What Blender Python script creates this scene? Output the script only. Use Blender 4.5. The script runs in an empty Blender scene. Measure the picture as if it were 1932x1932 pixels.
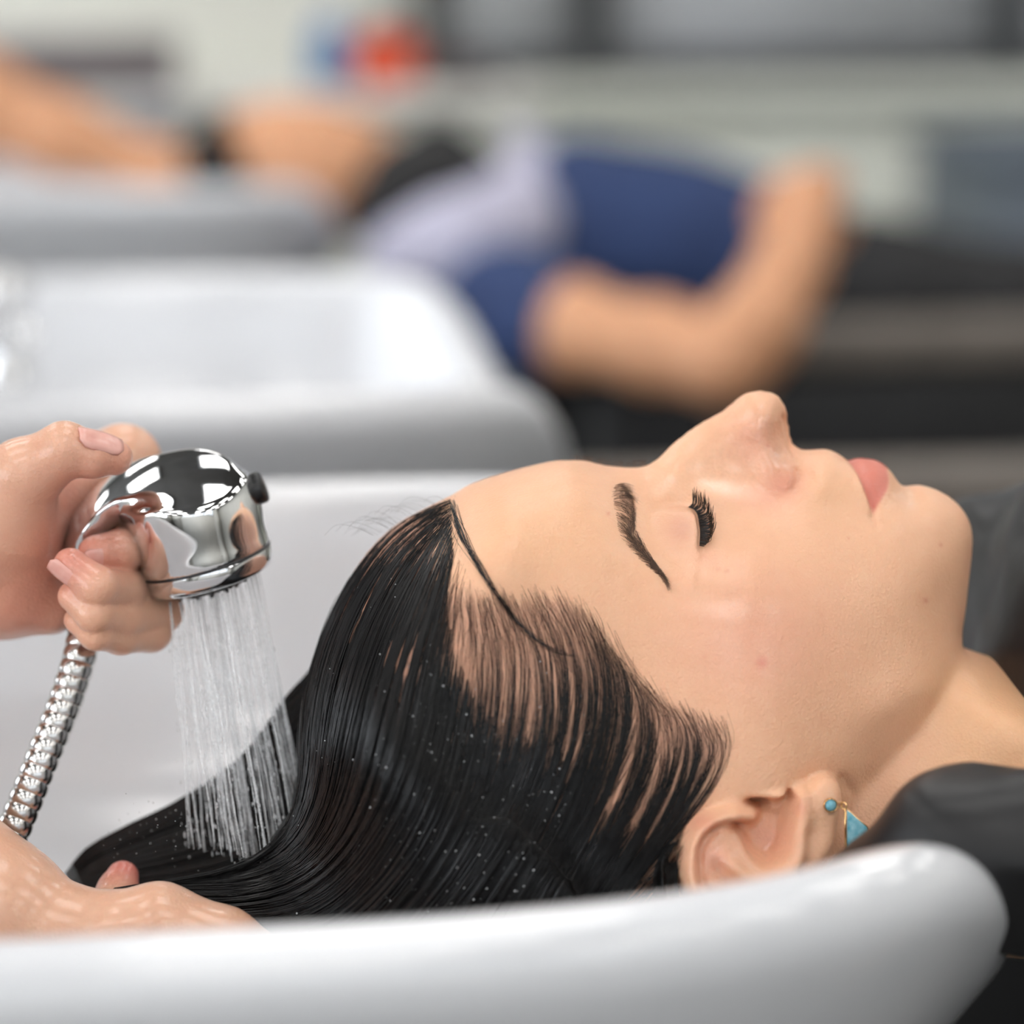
import bpy, bmesh, math, random, time
import numpy as np
from mathutils import Vector, Matrix
random.seed(7); np.random.seed(7)
_t0 = time.time()
sc = bpy.context.scene
col = sc.collection
# ------------------------------------------------------------------ camera
FPX = 5500.0; PITCH = math.radians(12.0); CAMZ = 1.213
CAM = np.array([0.0, 0.0, CAMZ])
RT = np.array([1.0, 0, 0]); UP = np.array([0, math.sin(PITCH), math.cos(PITCH)]); BK = np.array([0, -math.cos(PITCH), math.sin(PITCH)])
cam = bpy.data.cameras.new('camera'); camo = bpy.data.objects.new('camera', cam); col.objects.link(camo)
camo.location = CAM; camo.rotation_euler = (math.pi/2 - PITCH, 0, 0)
cam.sensor_width = 24.0; cam.sensor_height = 24.0; cam.lens = 24.0*FPX/1932.0
cam.clip_start = 0.05
cam.dof.use_dof = True; cam.dof.focus_distance = 0.955; cam.dof.aperture_fstop = 2.5
sc.camera = camo
# ------------------------------------------------------------------ light, exposure
sc.view_settings.view_transform = 'Standard'; sc.view_settings.look = 'None'; sc.view_settings.gamma = 1.0
sc.view_settings.use_curve_mapping = False
sc.view_settings.exposure = 0.02
world = bpy.data.worlds.new('world'); sc.world = world; world.use_nodes = True
wbg = world.node_tree.nodes['Background']; wbg.inputs[0].default_value = (0.86, 0.93, 1.0, 1); wbg.inputs[1].default_value = 0.6
sc.cycles.use_denoising = True
sc.cycles.use_adaptive_sampling = True; sc.cycles.adaptive_threshold = 0.13; sc.cycles.adaptive_min_samples = 26
sc.cycles.max_bounces = 5; sc.cycles.diffuse_bounces = 3; sc.cycles.glossy_bounces = 3; sc.cycles.transmission_bounces = 3; sc.cycles.transparent_max_bounces = 8
sc.cycles.caustics_reflective = False; sc.cycles.caustics_refractive = False
YAW = math.radians(8.0)          # the row of basins is turned against the camera
EX = np.array([math.cos(YAW), math.sin(YAW), 0]); EY = np.array([-math.sin(YAW), math.cos(YAW), 0]); EZ = np.array([0, 0, 1.0])
RIMZ = 0.95
PANELS = [(x_, y_) for y_ in (-2.8, -1.55, -0.3, 0.95, 2.2, 3.6) for x_ in (-2.3, -1.0, 0.3, 1.6, 2.9)]   # ceiling lamps, room coordinates
PANEL_POWER = 6.0
WIN = (-2.6, 4.0, 0.95, 2.50)      # unseen window added in left wall for side light: room y0, y1, z0, z1
DAY = bpy.data.lights.new('added_daylight', 'AREA'); DAY.shape = 'RECTANGLE'; DAY.size = WIN[1]-WIN[0]; DAY.size_y = WIN[3]-WIN[2]; DAY.energy = 150.0; DAY.color = (0.90, 0.95, 1.0)
DAYO = bpy.data.objects.new('added_daylight', DAY); col.objects.link(DAYO)
DAYO.location = EX*(-3.28)+EY*(WIN[0]+WIN[1])/2+EZ*(WIN[2]+WIN[3])/2; DAYO.rotation_euler = (math.pi/2, 0, YAW-math.pi/2)
WIN3 = (-1.6, 2.8, 1.45, 2.60)     # unseen high window added in front wall as fill: room x0, x1, z0, z1
DAY3 = bpy.data.lights.new('added_daylight', 'AREA'); DAY3.shape = 'RECTANGLE'; DAY3.size = WIN3[1]-WIN3[0]; DAY3.size_y = WIN3[3]-WIN3[2]; DAY3.energy = 18.0; DAY3.color = (0.90, 0.95, 1.0)
DAYO3 = bpy.data.objects.new('added_daylight', DAY3); col.objects.link(DAYO3)
DAYO3.location = EX*(WIN3[0]+WIN3[1])/2+EY*(-3.68)+EZ*(WIN3[2]+WIN3[3])/2; DAYO3.rotation_euler = (math.pi/2, 0, YAW)
def room(x, y, z=0.0):
    return EX*x + EY*y + EZ*z
def P(px, py, d):
    """world point seen at a pixel, d metres along the optical axis"""
    return CAM + RT*((px-966)/FPX*d) + UP*(-(py-966)/FPX*d) - BK*d
# ------------------------------------------------------------------ helpers
def rgb(r, g, b):
    f = lambda c: (c/255/12.92) if c/255 <= 0.04045 else ((c/255+0.055)/1.055)**2.4
    return (f(r), f(g), f(b), 1.0)
def mat(name, color, rough=0.5, metal=0.0, spec=0.5, **kw):
    m = bpy.data.materials.new(name); m.use_nodes = True
    b = m.node_tree.nodes['Principled BSDF']
    b.inputs['Base Color'].default_value = color; b.inputs['Roughness'].default_value = rough
    b.inputs['Metallic'].default_value = metal; b.inputs['Specular IOR Level'].default_value = spec
    for k, v in kw.items(): b.inputs[k.replace('_', ' ')].default_value = v
    return m
def bsdf(m): return m.node_tree.nodes['Principled BSDF']
def add_noise(m, scale, a, b_, detail=4.0, bump=0.0, bdist=0.001, rough=None, coord='Object', bscale=None):
    """procedural colour variation between two colours, and fine relief"""
    nt = m.node_tree; n = nt.nodes; l = nt.links
    tc = n.new('ShaderNodeTexCoord'); no = n.new('ShaderNodeTexNoise'); no.inputs['Scale'].default_value = scale; no.inputs['Detail'].default_value = detail
    l.new(tc.outputs[coord], no.inputs['Vector'])
    if a is not None:
        r = n.new('ShaderNodeValToRGB'); r.color_ramp.elements[0].color = a; r.color_ramp.elements[1].color = b_
        r.color_ramp.elements[0].position = 0.3; r.color_ramp.elements[1].position = 0.7
        l.new(no.outputs['Fac'], r.inputs['Fac']); l.new(r.outputs['Color'], bsdf(m).inputs['Base Color'])
    if bump:
        no2 = n.new('ShaderNodeTexNoise'); no2.inputs['Scale'].default_value = bscale or scale; no2.inputs['Detail'].default_value = 6
        l.new(tc.outputs[coord], no2.inputs['Vector'])
        bp = n.new('ShaderNodeBump'); bp.inputs['Strength'].default_value = bump; bp.inputs['Distance'].default_value = bdist
        l.new(no2.outputs['Fac'], bp.inputs['Height']); l.new(bp.outputs['Normal'], bsdf(m).inputs['Normal'])
    return m
def tag(o, label=None, cat=None, group=None, kind=None):
    if label: o['label'] = label
    if cat: o['category'] = cat
    if group: o['group'] = group
    if kind: o['kind'] = kind
    return o
def empty(name, loc=(0, 0, 0)):
    o = bpy.data.objects.new(name, None); col.objects.link(o); o.location = loc; o.empty_display_size = 0.05
    return o
def link(name, me, m=None, parent=None, smooth=True):
    o = bpy.data.objects.new(name, me); col.objects.link(o)
    if m is not None: me.materials.append(m)
    if smooth and len(me.polygons):
        me.polygons.foreach_set('use_smooth', np.ones(len(me.polygons), dtype=bool))
    if parent is not None:
        o.parent = parent; o.matrix_parent_inverse = Matrix.Translation(-parent.location)
    return o
def mesh_np(name, V, F):
    """mesh from arrays; F is (n,k) with equal face sizes or a list of such arrays"""
    me = bpy.data.meshes.new(name)
    Fs = F if isinstance(F, list) else [F]
    Fs = [np.asarray(f, dtype=np.int32) for f in Fs if len(f)]
    V = np.asarray(V, dtype=np.float32)
    me.vertices.add(len(V)); me.vertices.foreach_set('co', V.ravel())
    nl = sum(f.size for f in Fs); npol = sum(len(f) for f in Fs)
    me.loops.add(nl); me.loops.foreach_set('vertex_index', np.concatenate([f.ravel() for f in Fs]))
    me.polygons.add(npol)
    starts = []; s = 0
    for f in Fs:
        starts.append(np.arange(len(f), dtype=np.int32)*f.shape[1]+s); s += f.size
    me.polygons.foreach_set('loop_start', np.concatenate(starts))
    me.update(calc_edges=True); me.validate()
    return me
def nets(D, lo, h):
    """surface nets: D > 0 inside, regular grid from lo with spacing h -> verts, quads"""
    S = D > 0
    nx, ny, nz = D.shape
    c = np.zeros((nx-1, ny-1, nz-1), dtype=np.uint8)
    for i in (0, 1):
        for j in (0, 1):
            for k in (0, 1):
                c += S[i:nx-1+i, j:ny-1+j, k:nz-1+k]
    act = (c > 0) & (c < 8)
    I, J, K = np.nonzero(act)
    idx = np.full(act.shape, -1, dtype=np.int32); idx[I, J, K] = np.arange(len(I))
    acc = np.zeros((len(I), 3)); cnt = np.zeros(len(I))
    corners = [(i, j, k) for i in (0, 1) for j in (0, 1) for k in (0, 1)]
    for a in corners:
        for ax in range(3):
            if a[ax]: continue
            b = list(a); b[ax] = 1
            da = D[I+a[0], J+a[1], K+a[2]]; db = D[I+b[0], J+b[1], K+b[2]]
            cr = (da > 0) != (db > 0)
            t = np.where(cr, da/np.where(da == db, 1, da-db), 0)
            p = np.empty((len(I), 3)); p[:] = a; p[:, ax] = t
            acc[cr] += p[cr]; cnt[cr] += 1
    V = np.stack([I, J, K], 1) + acc/cnt[:, None]
    V = np.asarray(lo) + V*h
    quads = []
    for ax in range(3):
        s = [slice(None)]*3; e = [slice(None)]*3
        s[ax] = slice(0, -1); e[ax] = slice(1, None)
        A = S[tuple(s)]; B = S[tuple(e)]
        u, w = [(1, 2), (2, 0), (0, 1)][ax]
        ch = A != B
        sub = [slice(None)]*3; sub[u] = slice(1, -1); sub[w] = slice(1, -1)
        off = [0, 0, 0]; off[u] = 1; off[w] = 1
        pts = np.stack(np.nonzero(ch[tuple(sub)]), 1) + off
        if not len(pts): continue
        dirn = A[tuple(pts.T)]
        def gi(du, dw):
            q = pts.copy(); q[:, u] += du; q[:, w] += dw
            return idx[tuple(q.T)]
        q = np.stack([gi(-1, -1), gi(0, -1), gi(0, 0), gi(-1, 0)], 1)
        q[~dirn] = q[~dirn][:, ::-1]
        quads.append(q)
    return V, np.concatenate(quads)
def smooth_verts(V, Q, it=2, lam=0.5, mu=-0.52):
    n = len(V)
    e = np.concatenate([Q[:, [0, 1]], Q[:, [1, 2]], Q[:, [2, 3]], Q[:, [3, 0]]])
    a = np.concatenate([e[:, 0], e[:, 1]]); b = np.concatenate([e[:, 1], e[:, 0]])
    deg = np.maximum(np.bincount(a, minlength=n), 1)
    for k in range(it):
        for f in (lam, mu):
            L = np.stack([np.bincount(a, weights=V[b, c], minlength=n) for c in range(3)], 1)/deg[:, None] - V
            V = V + f*L
    return V
def smin(a, b, k):
    h = np.clip(0.5+0.5*(b-a)/k, 0, 1)
    return b*(1-h)+a*h - k*h*(1-h)
def rcone(p, a, b, ra, rb):
    a = np.asarray(a, float); b = np.asarray(b, float); ab = b-a
    t = np.clip(((p-a)@ab)/max(ab@ab, 1e-12), 0, 1)
    return np.linalg.norm(p-a-t[:, None]*ab, axis=1) - (ra+(rb-ra)*t)
def chain(p, pts, k=None):
    """pts: list of (xyz, r); union of round cones"""
    d = None
    for (a, ra), (b, rb) in zip(pts[:-1], pts[1:]):
        e = rcone(p, a, b, ra, rb)
        d = e if d is None else (np.minimum(d, e) if not k else smin(d, e, k))
    return d
def ellipsoid(p, c, r, R=None):
    q = p-np.asarray(c)
    if R is not None: q = q@R
    r = np.asarray(r, float)
    k0 = np.linalg.norm(q/r, axis=1); k1 = np.linalg.norm(q/(r*r), axis=1)
    return k0*(k0-1)/np.maximum(k1, 1e-9)
def sdf_mesh(f, lo, hi, h, proj=2, smooth=0):
    """mesh of f(p) = 0 (negative inside); coarse pass first, then only blocks near the surface"""
    lo = np.asarray(lo, float); hi = np.asarray(hi, float)
    n = np.ceil((hi-lo)/h).astype(int)+1
    c = 4
    nc = (n//c)+2
    g = np.stack(np.meshgrid(*[np.arange(k) for k in nc], indexing='ij'), -1)
    pc = lo + g.reshape(-1, 3)*h*c
    dc = f(pc).reshape(nc)
    near = np.abs(dc) < h*c*2.2
    N = nc*c
    Dn = np.repeat(np.repeat(np.repeat(dc, c, 0), c, 1), c, 2).astype(np.float32)
    nb = np.argwhere(near)
    o = np.stack(np.meshgrid(*[np.arange(c)]*3, indexing='ij'), -1).reshape(-1, 3)
    ii = (nb[:, None, :]*c + o[None]).reshape(-1, 3)
    ii = ii[(ii < N).all(1)]
    vals = f(lo+ii*h)
    Dn[tuple(ii.T)] = vals
    V, Q = nets(-Dn, lo, h)
    for k in range(proj):
        e = h*0.2
        d = f(V); G = np.stack([(f(V+np.eye(3)[i]*e)-f(V-np.eye(3)[i]*e))/(2*e) for i in range(3)], 1)
        gg = (G*G).sum(1); st = d/np.maximum(gg, 0.2)
        V = V - np.clip(st, -h, h)[:, None]*G
    if smooth: V = smooth_verts(V, Q, smooth)
    return V, Q
def tube_np(pts, radii, n=8, cap=True, close=False):
    """tube along a polyline with parallel-transported frames"""
    pts = np.asarray(pts, float); m = len(pts); radii = np.broadcast_to(np.asarray(radii, float), (m,))
    T = np.gradient(pts, axis=0); T /= np.maximum(np.linalg.norm(T, axis=1, keepdims=True), 1e-12)
    u = np.cross(T[0], [0.13, 0.31, 0.94]); u /= np.linalg.norm(u)
    V = []; ang = np.linspace(0, 2*np.pi, n, endpoint=False)
    for i in range(m):
        u = u-T[i]*(u@T[i]); u /= np.linalg.norm(u); w = np.cross(T[i], u)
        V.append(pts[i]+radii[i]*(np.cos(ang)[:, None]*u+np.sin(ang)[:, None]*w))
    V = np.concatenate(V)
    i = np.arange(m-1)[:, None]*n; j = np.arange(n)[None]; jn = (j+1) % n
    F = np.stack([i+j, i+jn, i+n+jn, i+n+j], -1).reshape(-1, 4)
    fs = [F]
    if cap:
        fs.append(np.array([list(range(n))[::-1], [(m-1)*n+q for q in range(n)]]))
    return V, fs
def join_np(parts):
    """parts: list of (V, F or [F...]) -> one V, list of F by size"""
    Vs = []; by = {}; o = 0
    for V, F in parts:
        for f in (F if isinstance(F, list) else [F]):
            f = np.asarray(f)
            if len(f): by.setdefault(f.shape[1], []).append(f+o)
        Vs.append(V); o += len(V)
    return np.concatenate(Vs), [np.concatenate(v) for v in by.values()]
def strands_np(P_, R, sides=3):
    """many strands at once. P_: (N,S,3) points, R: (N,S) radii"""
    N, S, _ = P_.shape
    T = np.gradient(P_, axis=1); T /= np.maximum(np.linalg.norm(T, axis=2, keepdims=True), 1e-12)
    ref = BK[None, None]+0*T
    u = np.cross(T, ref); u /= np.maximum(np.linalg.norm(u, axis=2, keepdims=True), 1e-9); w = np.cross(T, u)
    a = np.arange(sides)/sides*2*np.pi + np.pi/2
    V = P_[:, :, None]+R[:, :, None, None]*(np.cos(a)[None, None, :, None]*u[:, :, None]+np.sin(a)[None, None, :, None]*w[:, :, None])
    V = V.reshape(-1, 3)
    b = (np.arange(N)*S*sides)[:, None, None]; s = (np.arange(S-1)*sides)[None, :, None]; j = np.arange(sides)[None, None]; jn = (j+1) % sides
    F = np.stack([b+s+j, b+s+jn, b+s+sides+jn, b+s+sides+j], -1).reshape(-1, 4)
    return V, F
def spline(pts, n):
    """Catmull-Rom through pts (any dimension), n samples by chord length"""
    pts = np.asarray(pts, float)
    t = np.concatenate([[0], np.cumsum(np.sqrt(np.linalg.norm(np.diff(pts, axis=0), axis=1)+1e-9))])
    m = np.gradient(pts, t, axis=0) if len(pts) > 2 else np.repeat((pts[1:]-pts[:1])/(t[1]-t[0]), 2, 0)
    # uniform by arc length
    fine = np.linspace(0, t[-1], 40*len(pts)); q = _herm(t, pts, m, fine)
    s = np.concatenate([[0], np.cumsum(np.linalg.norm(np.diff(q, axis=0), axis=1))])
    tt = np.interp(np.linspace(0, s[-1], n), s, fine)
    return _herm(t, pts, m, tt)
def _herm(t, p, m, x):
    i = np.clip(np.searchsorted(t, x, side='right')-1, 0, len(t)-2); h = (t[i+1]-t[i]); u = ((x-t[i])/h)[:, None]; h = h[:, None]
    return (2*u**3-3*u**2+1)*p[i]+(u**3-2*u**2+u)*h*m[i]+(-2*u**3+3*u**2)*p[i+1]+(u**3-u**2)*h*m[i+1]
def box_np(lo, hi):
    x0, y0, z0 = lo; x1, y1, z1 = hi
    V = np.array([[x0, y0, z0], [x1, y0, z0], [x1, y1, z0], [x0, y1, z0], [x0, y0, z1], [x1, y0, z1], [x1, y1, z1], [x0, y1, z1]], float)
    F = np.array([[0, 3, 2, 1], [4, 5, 6, 7], [0, 1, 5, 4], [1, 2, 6, 5], [2, 3, 7, 6], [3, 0, 4, 7]])
    return V, F
def bevel(o, w, seg=3):
    md = o.modifiers.new('bevel', 'BEVEL'); md.width = w; md.segments = seg; md.limit_method = 'ANGLE'
    return o
def rbox(name, lo, hi, m, parent=None, bev=0.005, seg=3):
    """bevelled box given in room coordinates (x, y along the row, z)"""
    V, F = box_np(lo, hi)
    W = V[:, :1]*EX+V[:, 1:2]*EY+V[:, 2:3]*EZ
    o = link(name, mesh_np(name, W, F), m, parent, smooth=False)
    if bev: bevel(o, bev, seg)
    return o
def lathe_np(prof, n=32, axis_o=(0, 0, 0), ax=(0, 0, 1), u=(1, 0, 0)):
    """prof: list of (r, t) along axis"""
    ax = np.asarray(ax, float); ax /= np.linalg.norm(ax); u = np.asarray(u, float); u = u-ax*(u@ax); u /= np.linalg.norm(u); w = np.cross(ax, u)
    a = np.linspace(0, 2*np.pi, n, endpoint=False); V = []
    for r, t in prof:
        V.append(np.asarray(axis_o)+ax*t+max(r, 1e-5)*(np.cos(a)[:, None]*u+np.sin(a)[:, None]*w))
    m = len(prof); V = np.concatenate(V)
    i = np.arange(m-1)[:, None]*n; j = np.arange(n)[None]; jn = (j+1) % n
    F = np.stack([i+j, i+jn, i+n+jn, i+n+j], -1).reshape(-1, 4)
    caps = np.array([list(range(n))[::-1], [(m-1)*n+q for q in range(n)]])
    return V, [F, caps]
# ------------------------------------------------------------------ the client's head, built in millimetres:
# x towards the feet, y towards the face, z towards her right ear; a half-width map h(x,y) gives both sides
TILT = math.radians(4.0); HYAW = math.radians(5.0)
H0 = P(1300, 1250, 1.0)
_a = math.cos(TILT); _b = math.sin(TILT)
hy = UP*_a+BK*_b; hz = BK*_a-UP*_b; hx = RT.copy()
hx, hz = hx*math.cos(HYAW)-hz*math.sin(HYAW), hz*math.cos(HYAW)+hx*math.sin(HYAW)
HM = np.stack([hx, hy, hz], 1)                 # local -> world
CL = (CAM-H0)@HM*1000.0                        # camera in local mm
def to_world(L): return H0 + (np.asarray(L)/1000.0)@HM.T
def loc(px, py, h):
    px = np.asarray(px, float); py = np.asarray(py, float); h = np.asarray(h, float)
    r = (RT*((px-966)/FPX)[..., None] + UP*(-(py-966)/FPX)[..., None] - BK)@HM
    t = (h-CL[2])/r[..., 2]
    return CL + t[..., None]*r
def to_px(L):
    w = to_world(L)-CAM
    d = -(w@BK)
    return 966+FPX*(w@RT)/d, 966-FPX*(w@UP)/d
prof = [(1048,870),(1096,868.5),(1145,878.5),(1193,882),(1217,879.5),(1241,866),(1270,837.5),(1313.6,804),(1366,774),(1405,744),(1434,737.6),(1463,744),(1479,764),(1486,785),(1490,813),(1495,833),(1504,844),(1517,848),(1535,848),(1556,847),(1578,854),(1592,864),(1600,869),(1610,866),(1625,865),(1651,868),(1671,880),(1685,898),(1696,912),(1706,917),(1738,915.6),(1772,927),(1801,946),(1820,970),(1830,999),(1831,1028),(1825,1086),(1817.7,1149),(1810,1198),(1812,1217),(1830,1226),(1880,1243),(1931,1262),(2010,1290),(2120,1330),(2220,1370),
        (2225,1700),(2120,1790),(1950,1800),(1700,1780),(1500,1790),(1350,1830),(1150,1890),(980,1895),(820,1840),(700,1740),(620,1610),(583,1470),(578,1350),(592,1260),(620,1170),(658,1095),(705,1030),(750,990),(800,962),(848,938),(890,914),(950,894),(1000,880)]
pl = loc([p[0] for p in prof], [p[1] for p in prof], np.zeros(len(prof)))[:, :2]
plc = np.concatenate([pl[-3:], pl, pl[:3]])
PB = spline(plc, 4200)
# cut the overlap
d0 = np.argmin(np.linalg.norm(PB[:1500]-pl[0], axis=1)); d1 = 2500+np.argmin(np.linalg.norm(PB[2500:]-pl[0], axis=1))
PB = PB[d0:d1].astype(np.float32)
HS = 0.86
lo2 = PB.min(0)-4; hi2 = PB.max(0)+4
GX = np.arange(lo2[0], hi2[0], HS); GY = np.arange(lo2[1], hi2[1], HS)
nx_, ny_ = len(GX), len(GY)
XX, YY = np.meshgrid(GX, GY, indexing='ij')
def inside(px, py, poly):
    r = np.zeros(px.shape, bool); x0, y0 = poly[:, 0], poly[:, 1]; x1, y1 = np.roll(x0, -1), np.roll(y0, -1)
    for a, b, c, d in zip(x0, y0, x1, y1):
        if b == d: continue
        m = (b > py) != (d > py)
        r ^= m & (px < (c-a)*(py-b)/(d-b)+a)
    return r
def phi_at(Q):
    """smooth pseudo-distance to the profile, and the true one near it"""
    Q = np.asarray(Q, np.float32); out = np.empty(len(Q), np.float32); dm = np.empty(len(Q), np.float32)
    pts = PB[::2]; ds = np.linalg.norm(np.roll(pts, -1, 0)-pts, axis=1).astype(np.float32)
    for s in range(0, len(Q), 4000):
        q = Q[s:s+4000]
        r2 = (q[:, 0:1]-pts[None, :, 0])**2+(q[:, 1:2]-pts[None, :, 1])**2
        dm[s:s+4000] = np.sqrt(r2.min(1))
        out[s:s+4000] = np.sqrt(2.0/(ds[None]/np.maximum(r2, 0.02)**1.5).sum(1))
    w = np.clip((dm-0.5)/0.8, 0, 1)
    return out*w+dm*(1-w)
INS = inside(XX, YY, PB[::6])
PHI = phi_at(np.stack([XX.ravel(), YY.ravel()], 1)).reshape(XX.shape)
# boundary radii (px, py, R mm)
BR = [(950,894,60),(1048,870,55),(1096,868,45),(1145,878,32),(1193,882,18),(1217,880,11),(1241,866,7),(1270,838,5.5),(1313,804,5.5),(1366,774,6.5),(1405,744,8.5),(1434,738,9.5),(1463,744,8.5),(1482,770,5),(1490,813,2.6),(1504,844,5),(1517,848,11),(1556,847,16),(1590,862,20),(1605,868,22),(1651,868,22),(1685,898,22),(1706,917,20),(1738,916,20),(1772,927,19),(1801,946,19),(1830,999,20),(1825,1086,24),(1812,1170,28),(1815,1217,40),(1880,1243,34),(1931,1262,36),(2120,1330,60),(2200,1550,200),(848,938,62),(750,990,60),(658,1095,58),(592,1260,58),(583,1470,60),(700,1740,60),(980,1890,62),(1350,1830,60),(1700,1780,60),(2000,1790,80)]
# interior half-widths (px, py, h mm)
CT = [(960,960,38),(1000,1000,48),(1100,940,34),(1080,1000,46),(1100,1080,55),(1180,1180,59),(1000,1120,59),(900,1040,52),(900,1150,62),(1050,1250,66),(1200,1280,63),(1130,1400,72),(1300,1350,66),(1250,1450,71),(1000,1400,73),(1100,1550,75),(1250,1600,74),(800,1150,56),(720,1250,57),(700,1400,63),(850,1350,70),(850,1550,72),(720,1580,60),(1000,1700,70),(1200,1740,68),(850,1720,62),
      # brow and orbit
      (1150,915,20),(1165,950,29),(1180,990,37),(1195,1040,45),(1225,1090,51),(1265,1120,53.5),
      (1205,915,13.5),(1225,950,20),(1240,985,29),(1240,1020,38),(1255,1060,46),(1290,1085,49.5),(1330,1095,51),
      (1330,935,19.5),(1340,965,26),(1345,1000,34),(1345,1040,42.5),(1370,1080,49),
      # nose
      (1240,890,8.5),(1235,915,13.5),(1275,870,8.2),(1275,900,12),(1290,930,16),(1320,840,8.0),(1325,880,11.5),(1330,910,15),(1366,820,8.8),(1375,860,12),(1380,895,15),(1400,800,10.2),(1410,840,12.3),(1430,790,11.2),(1440,830,13.2),(1462,790,9.6),(1455,865,15.5),(1470,895,17.0),(1420,890,15.5),(1488,890,16.5),
      # cheek and mouth
      (1400,945,22.5),(1440,960,26.5),(1480,955,26.5),(1400,1000,34),(1430,1060,46),(1480,1010,35.5),(1420,1140,56),(1480,1100,49.5),(1400,1230,62),(1500,1200,57.5),(1450,1320,65.5),(1520,1330,62),(1450,1420,68.5),
      (1520,890,14),(1545,900,19.5),(1575,900,18.5),(1530,930,23.5),(1520,970,29.5),(1570,945,24.3),(1610,950,24.3),(1600,990,30),(1560,1010,34.5),(1560,1080,43.5),(1620,1060,38.5),(1660,1010,31),(1640,975,26.2),
      (1622,900,16.2),(1650,900,14),(1660,940,19.5),(1690,945,18.3),(1700,980,24.5),(1720,1020,28.5),(1680,1070,37),(1760,970,18),(1790,1010,19.5),(1770,1050,26),(1740,1120,34.5),(1640,1150,45.5),(1560,1180,52),(1700,1190,42.5),(1780,1130,26),(1770,1190,31.5),(1660,1270,49.5),(1590,1290,55.5),(1730,1250,42.5),(1560,1380,60),(1620,1370,55.5),(1680,1340,51.0),(1740,1300,44.5),
      # under the jaw and neck
      (1800,1260,30),(1790,1300,36.5),(1760,1350,41.5),(1720,1400,45),(1660,1430,49),(1640,1480,50),(1600,1450,56.5),(1600,1520,53.5),(1850,1310,37),(1830,1400,46),(1760,1450,49),(1700,1490,51),(1930,1350,43),(1930,1450,52),(2080,1450,62),(1800,1560,54),(1650,1600,55),(2000,1600,64),(1480,1480,68.5),(1540,1460,62.5),(1400,1500,71),(1400,1650,70),(1550,1650,58),(1700,1690,45),(1300,1750,62)]
bl = loc([b[0] for b in BR], [b[1] for b in BR], np.zeros(len(BR)))[:, :2]
cl = loc([c[0] for c in CT], [c[1] for c in CT], np.array([c[2] for c in CT], float))[:, :2]
cphi = phi_at(cl)
vals = np.concatenate([np.log([2*b[2] for b in BR]), np.log(np.array([c[2] for c in CT], float)**2/cphi)])
cen = np.concatenate([bl, cl])
def tps(r2): return 0.5*r2*np.log(r2+1e-6)
_r2 = ((cen[:, None]-cen[None])**2).sum(-1)/1e4
A_ = np.zeros((len(cen)+3,)*2); A_[:len(cen), :len(cen)] = tps(_r2)+np.eye(len(cen))*3e-4
A_[:len(cen), -3] = 1; A_[:len(cen), -2:] = cen/100; A_[-3, :len(cen)] = 1; A_[-2:, :len(cen)] = cen.T/100
W_ = np.linalg.solve(A_, np.concatenate([vals, [0, 0, 0]]))
LQ = np.zeros(XX.shape)
for i in range(len(cen)):
    LQ += W_[i]*tps(((XX-cen[i, 0])**2+(YY-cen[i, 1])**2)/1e4)
LQ += W_[-3]+W_[-2]*XX/100+W_[-1]*YY/100
HB = np.sqrt(np.maximum(PHI*np.exp(np.clip(LQ, 0, 7)), 0))*INS
def curve_d(px, py, pts, n=160):
    """distance to a pixel-space curve, and the parameter along it (0..1), and the signed side"""
    c = spline(pts, n); t = np.linspace(0, 1, n)
    sh = px.shape; q = np.stack([px.ravel(), py.ravel()], 1)
    lo_ = c.min(0)-90; hi_ = c.max(0)+90
    m = ((q > lo_) & (q < hi_)).all(1)
    D = np.full(len(q), 1e3); T = np.zeros(len(q)); S = np.zeros(len(q))
    qq = q[m]; dd = ((qq[:, None]-c[None])**2).sum(-1); j = dd.argmin(1)
    tan = np.gradient(c, axis=0)[j]; v = qq-c[j]
    D[m] = np.sqrt(dd.min(1)); T[m] = t[j]; S[m] = np.sign(tan[:, 0]*v[:, 1]-tan[:, 1]*v[:, 0])
    return D.reshape(sh), T.reshape(sh), S.reshape(sh)
def gauss(d, s): return np.exp(-(d/s)**2)
def fade(t, a=0.12, b=0.12): return np.clip(t/a, 0, 1)*np.clip((1-t)/b, 0, 1)
def sstep(x, a, b):
    t = np.clip((x-a)/(b-a), 0, 1); return t*t*(3-2*t)
def smaxh(a, b, k):
    h = np.clip(0.5+0.5*(a-b)/k, 0, 1)
    return b*(1-h)+a*h+k*h*(1-h)
PX, PY = to_px(np.stack([XX, YY, HB], -1))
H = HB.copy()
near_eye = (PX > 1150) & (PX < 1420) & (PY > 890) & (PY < 1130)
# closed eye: the lid stands over the nose side and over the lower lid
lidc_ = [(1222,976),(1236,965),(1254,959),(1275,956),(1292,956),(1305,959),(1313,968),(1317,985),(1320,1005),(1319,1032)]
dl, tl, sl = curve_d(PX, PY, lidc_)
lidin = sl > 0
_A = np.interp(tl, [0, .12, .35, .55, .68, .85, 1.0], [0, 2.2, 5.6, 5.8, 3.4, 1.9, 0.6])
_A = np.interp(PY, [940, 962, 985, 1005, 1035, 1062], [6.2, 6.0, 4.6, 3.2, 1.5, 0.3])*sstep(PX, 1220, 1258)*np.exp(-(np.maximum(1290-PX, 0)/62)**2)
H += np.where(lidin & (dl < 85), _A*sstep(dl, 0, 8), 0)
H -= 0.7*gauss(dl, 3.2)*np.clip((tl-.55)/.1, 0, 1)*(dl < 20)
H -= np.where(~lidin, 0.5*gauss(dl, 14)*np.clip((tl-.5)/.2, 0, 1), 0)
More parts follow.
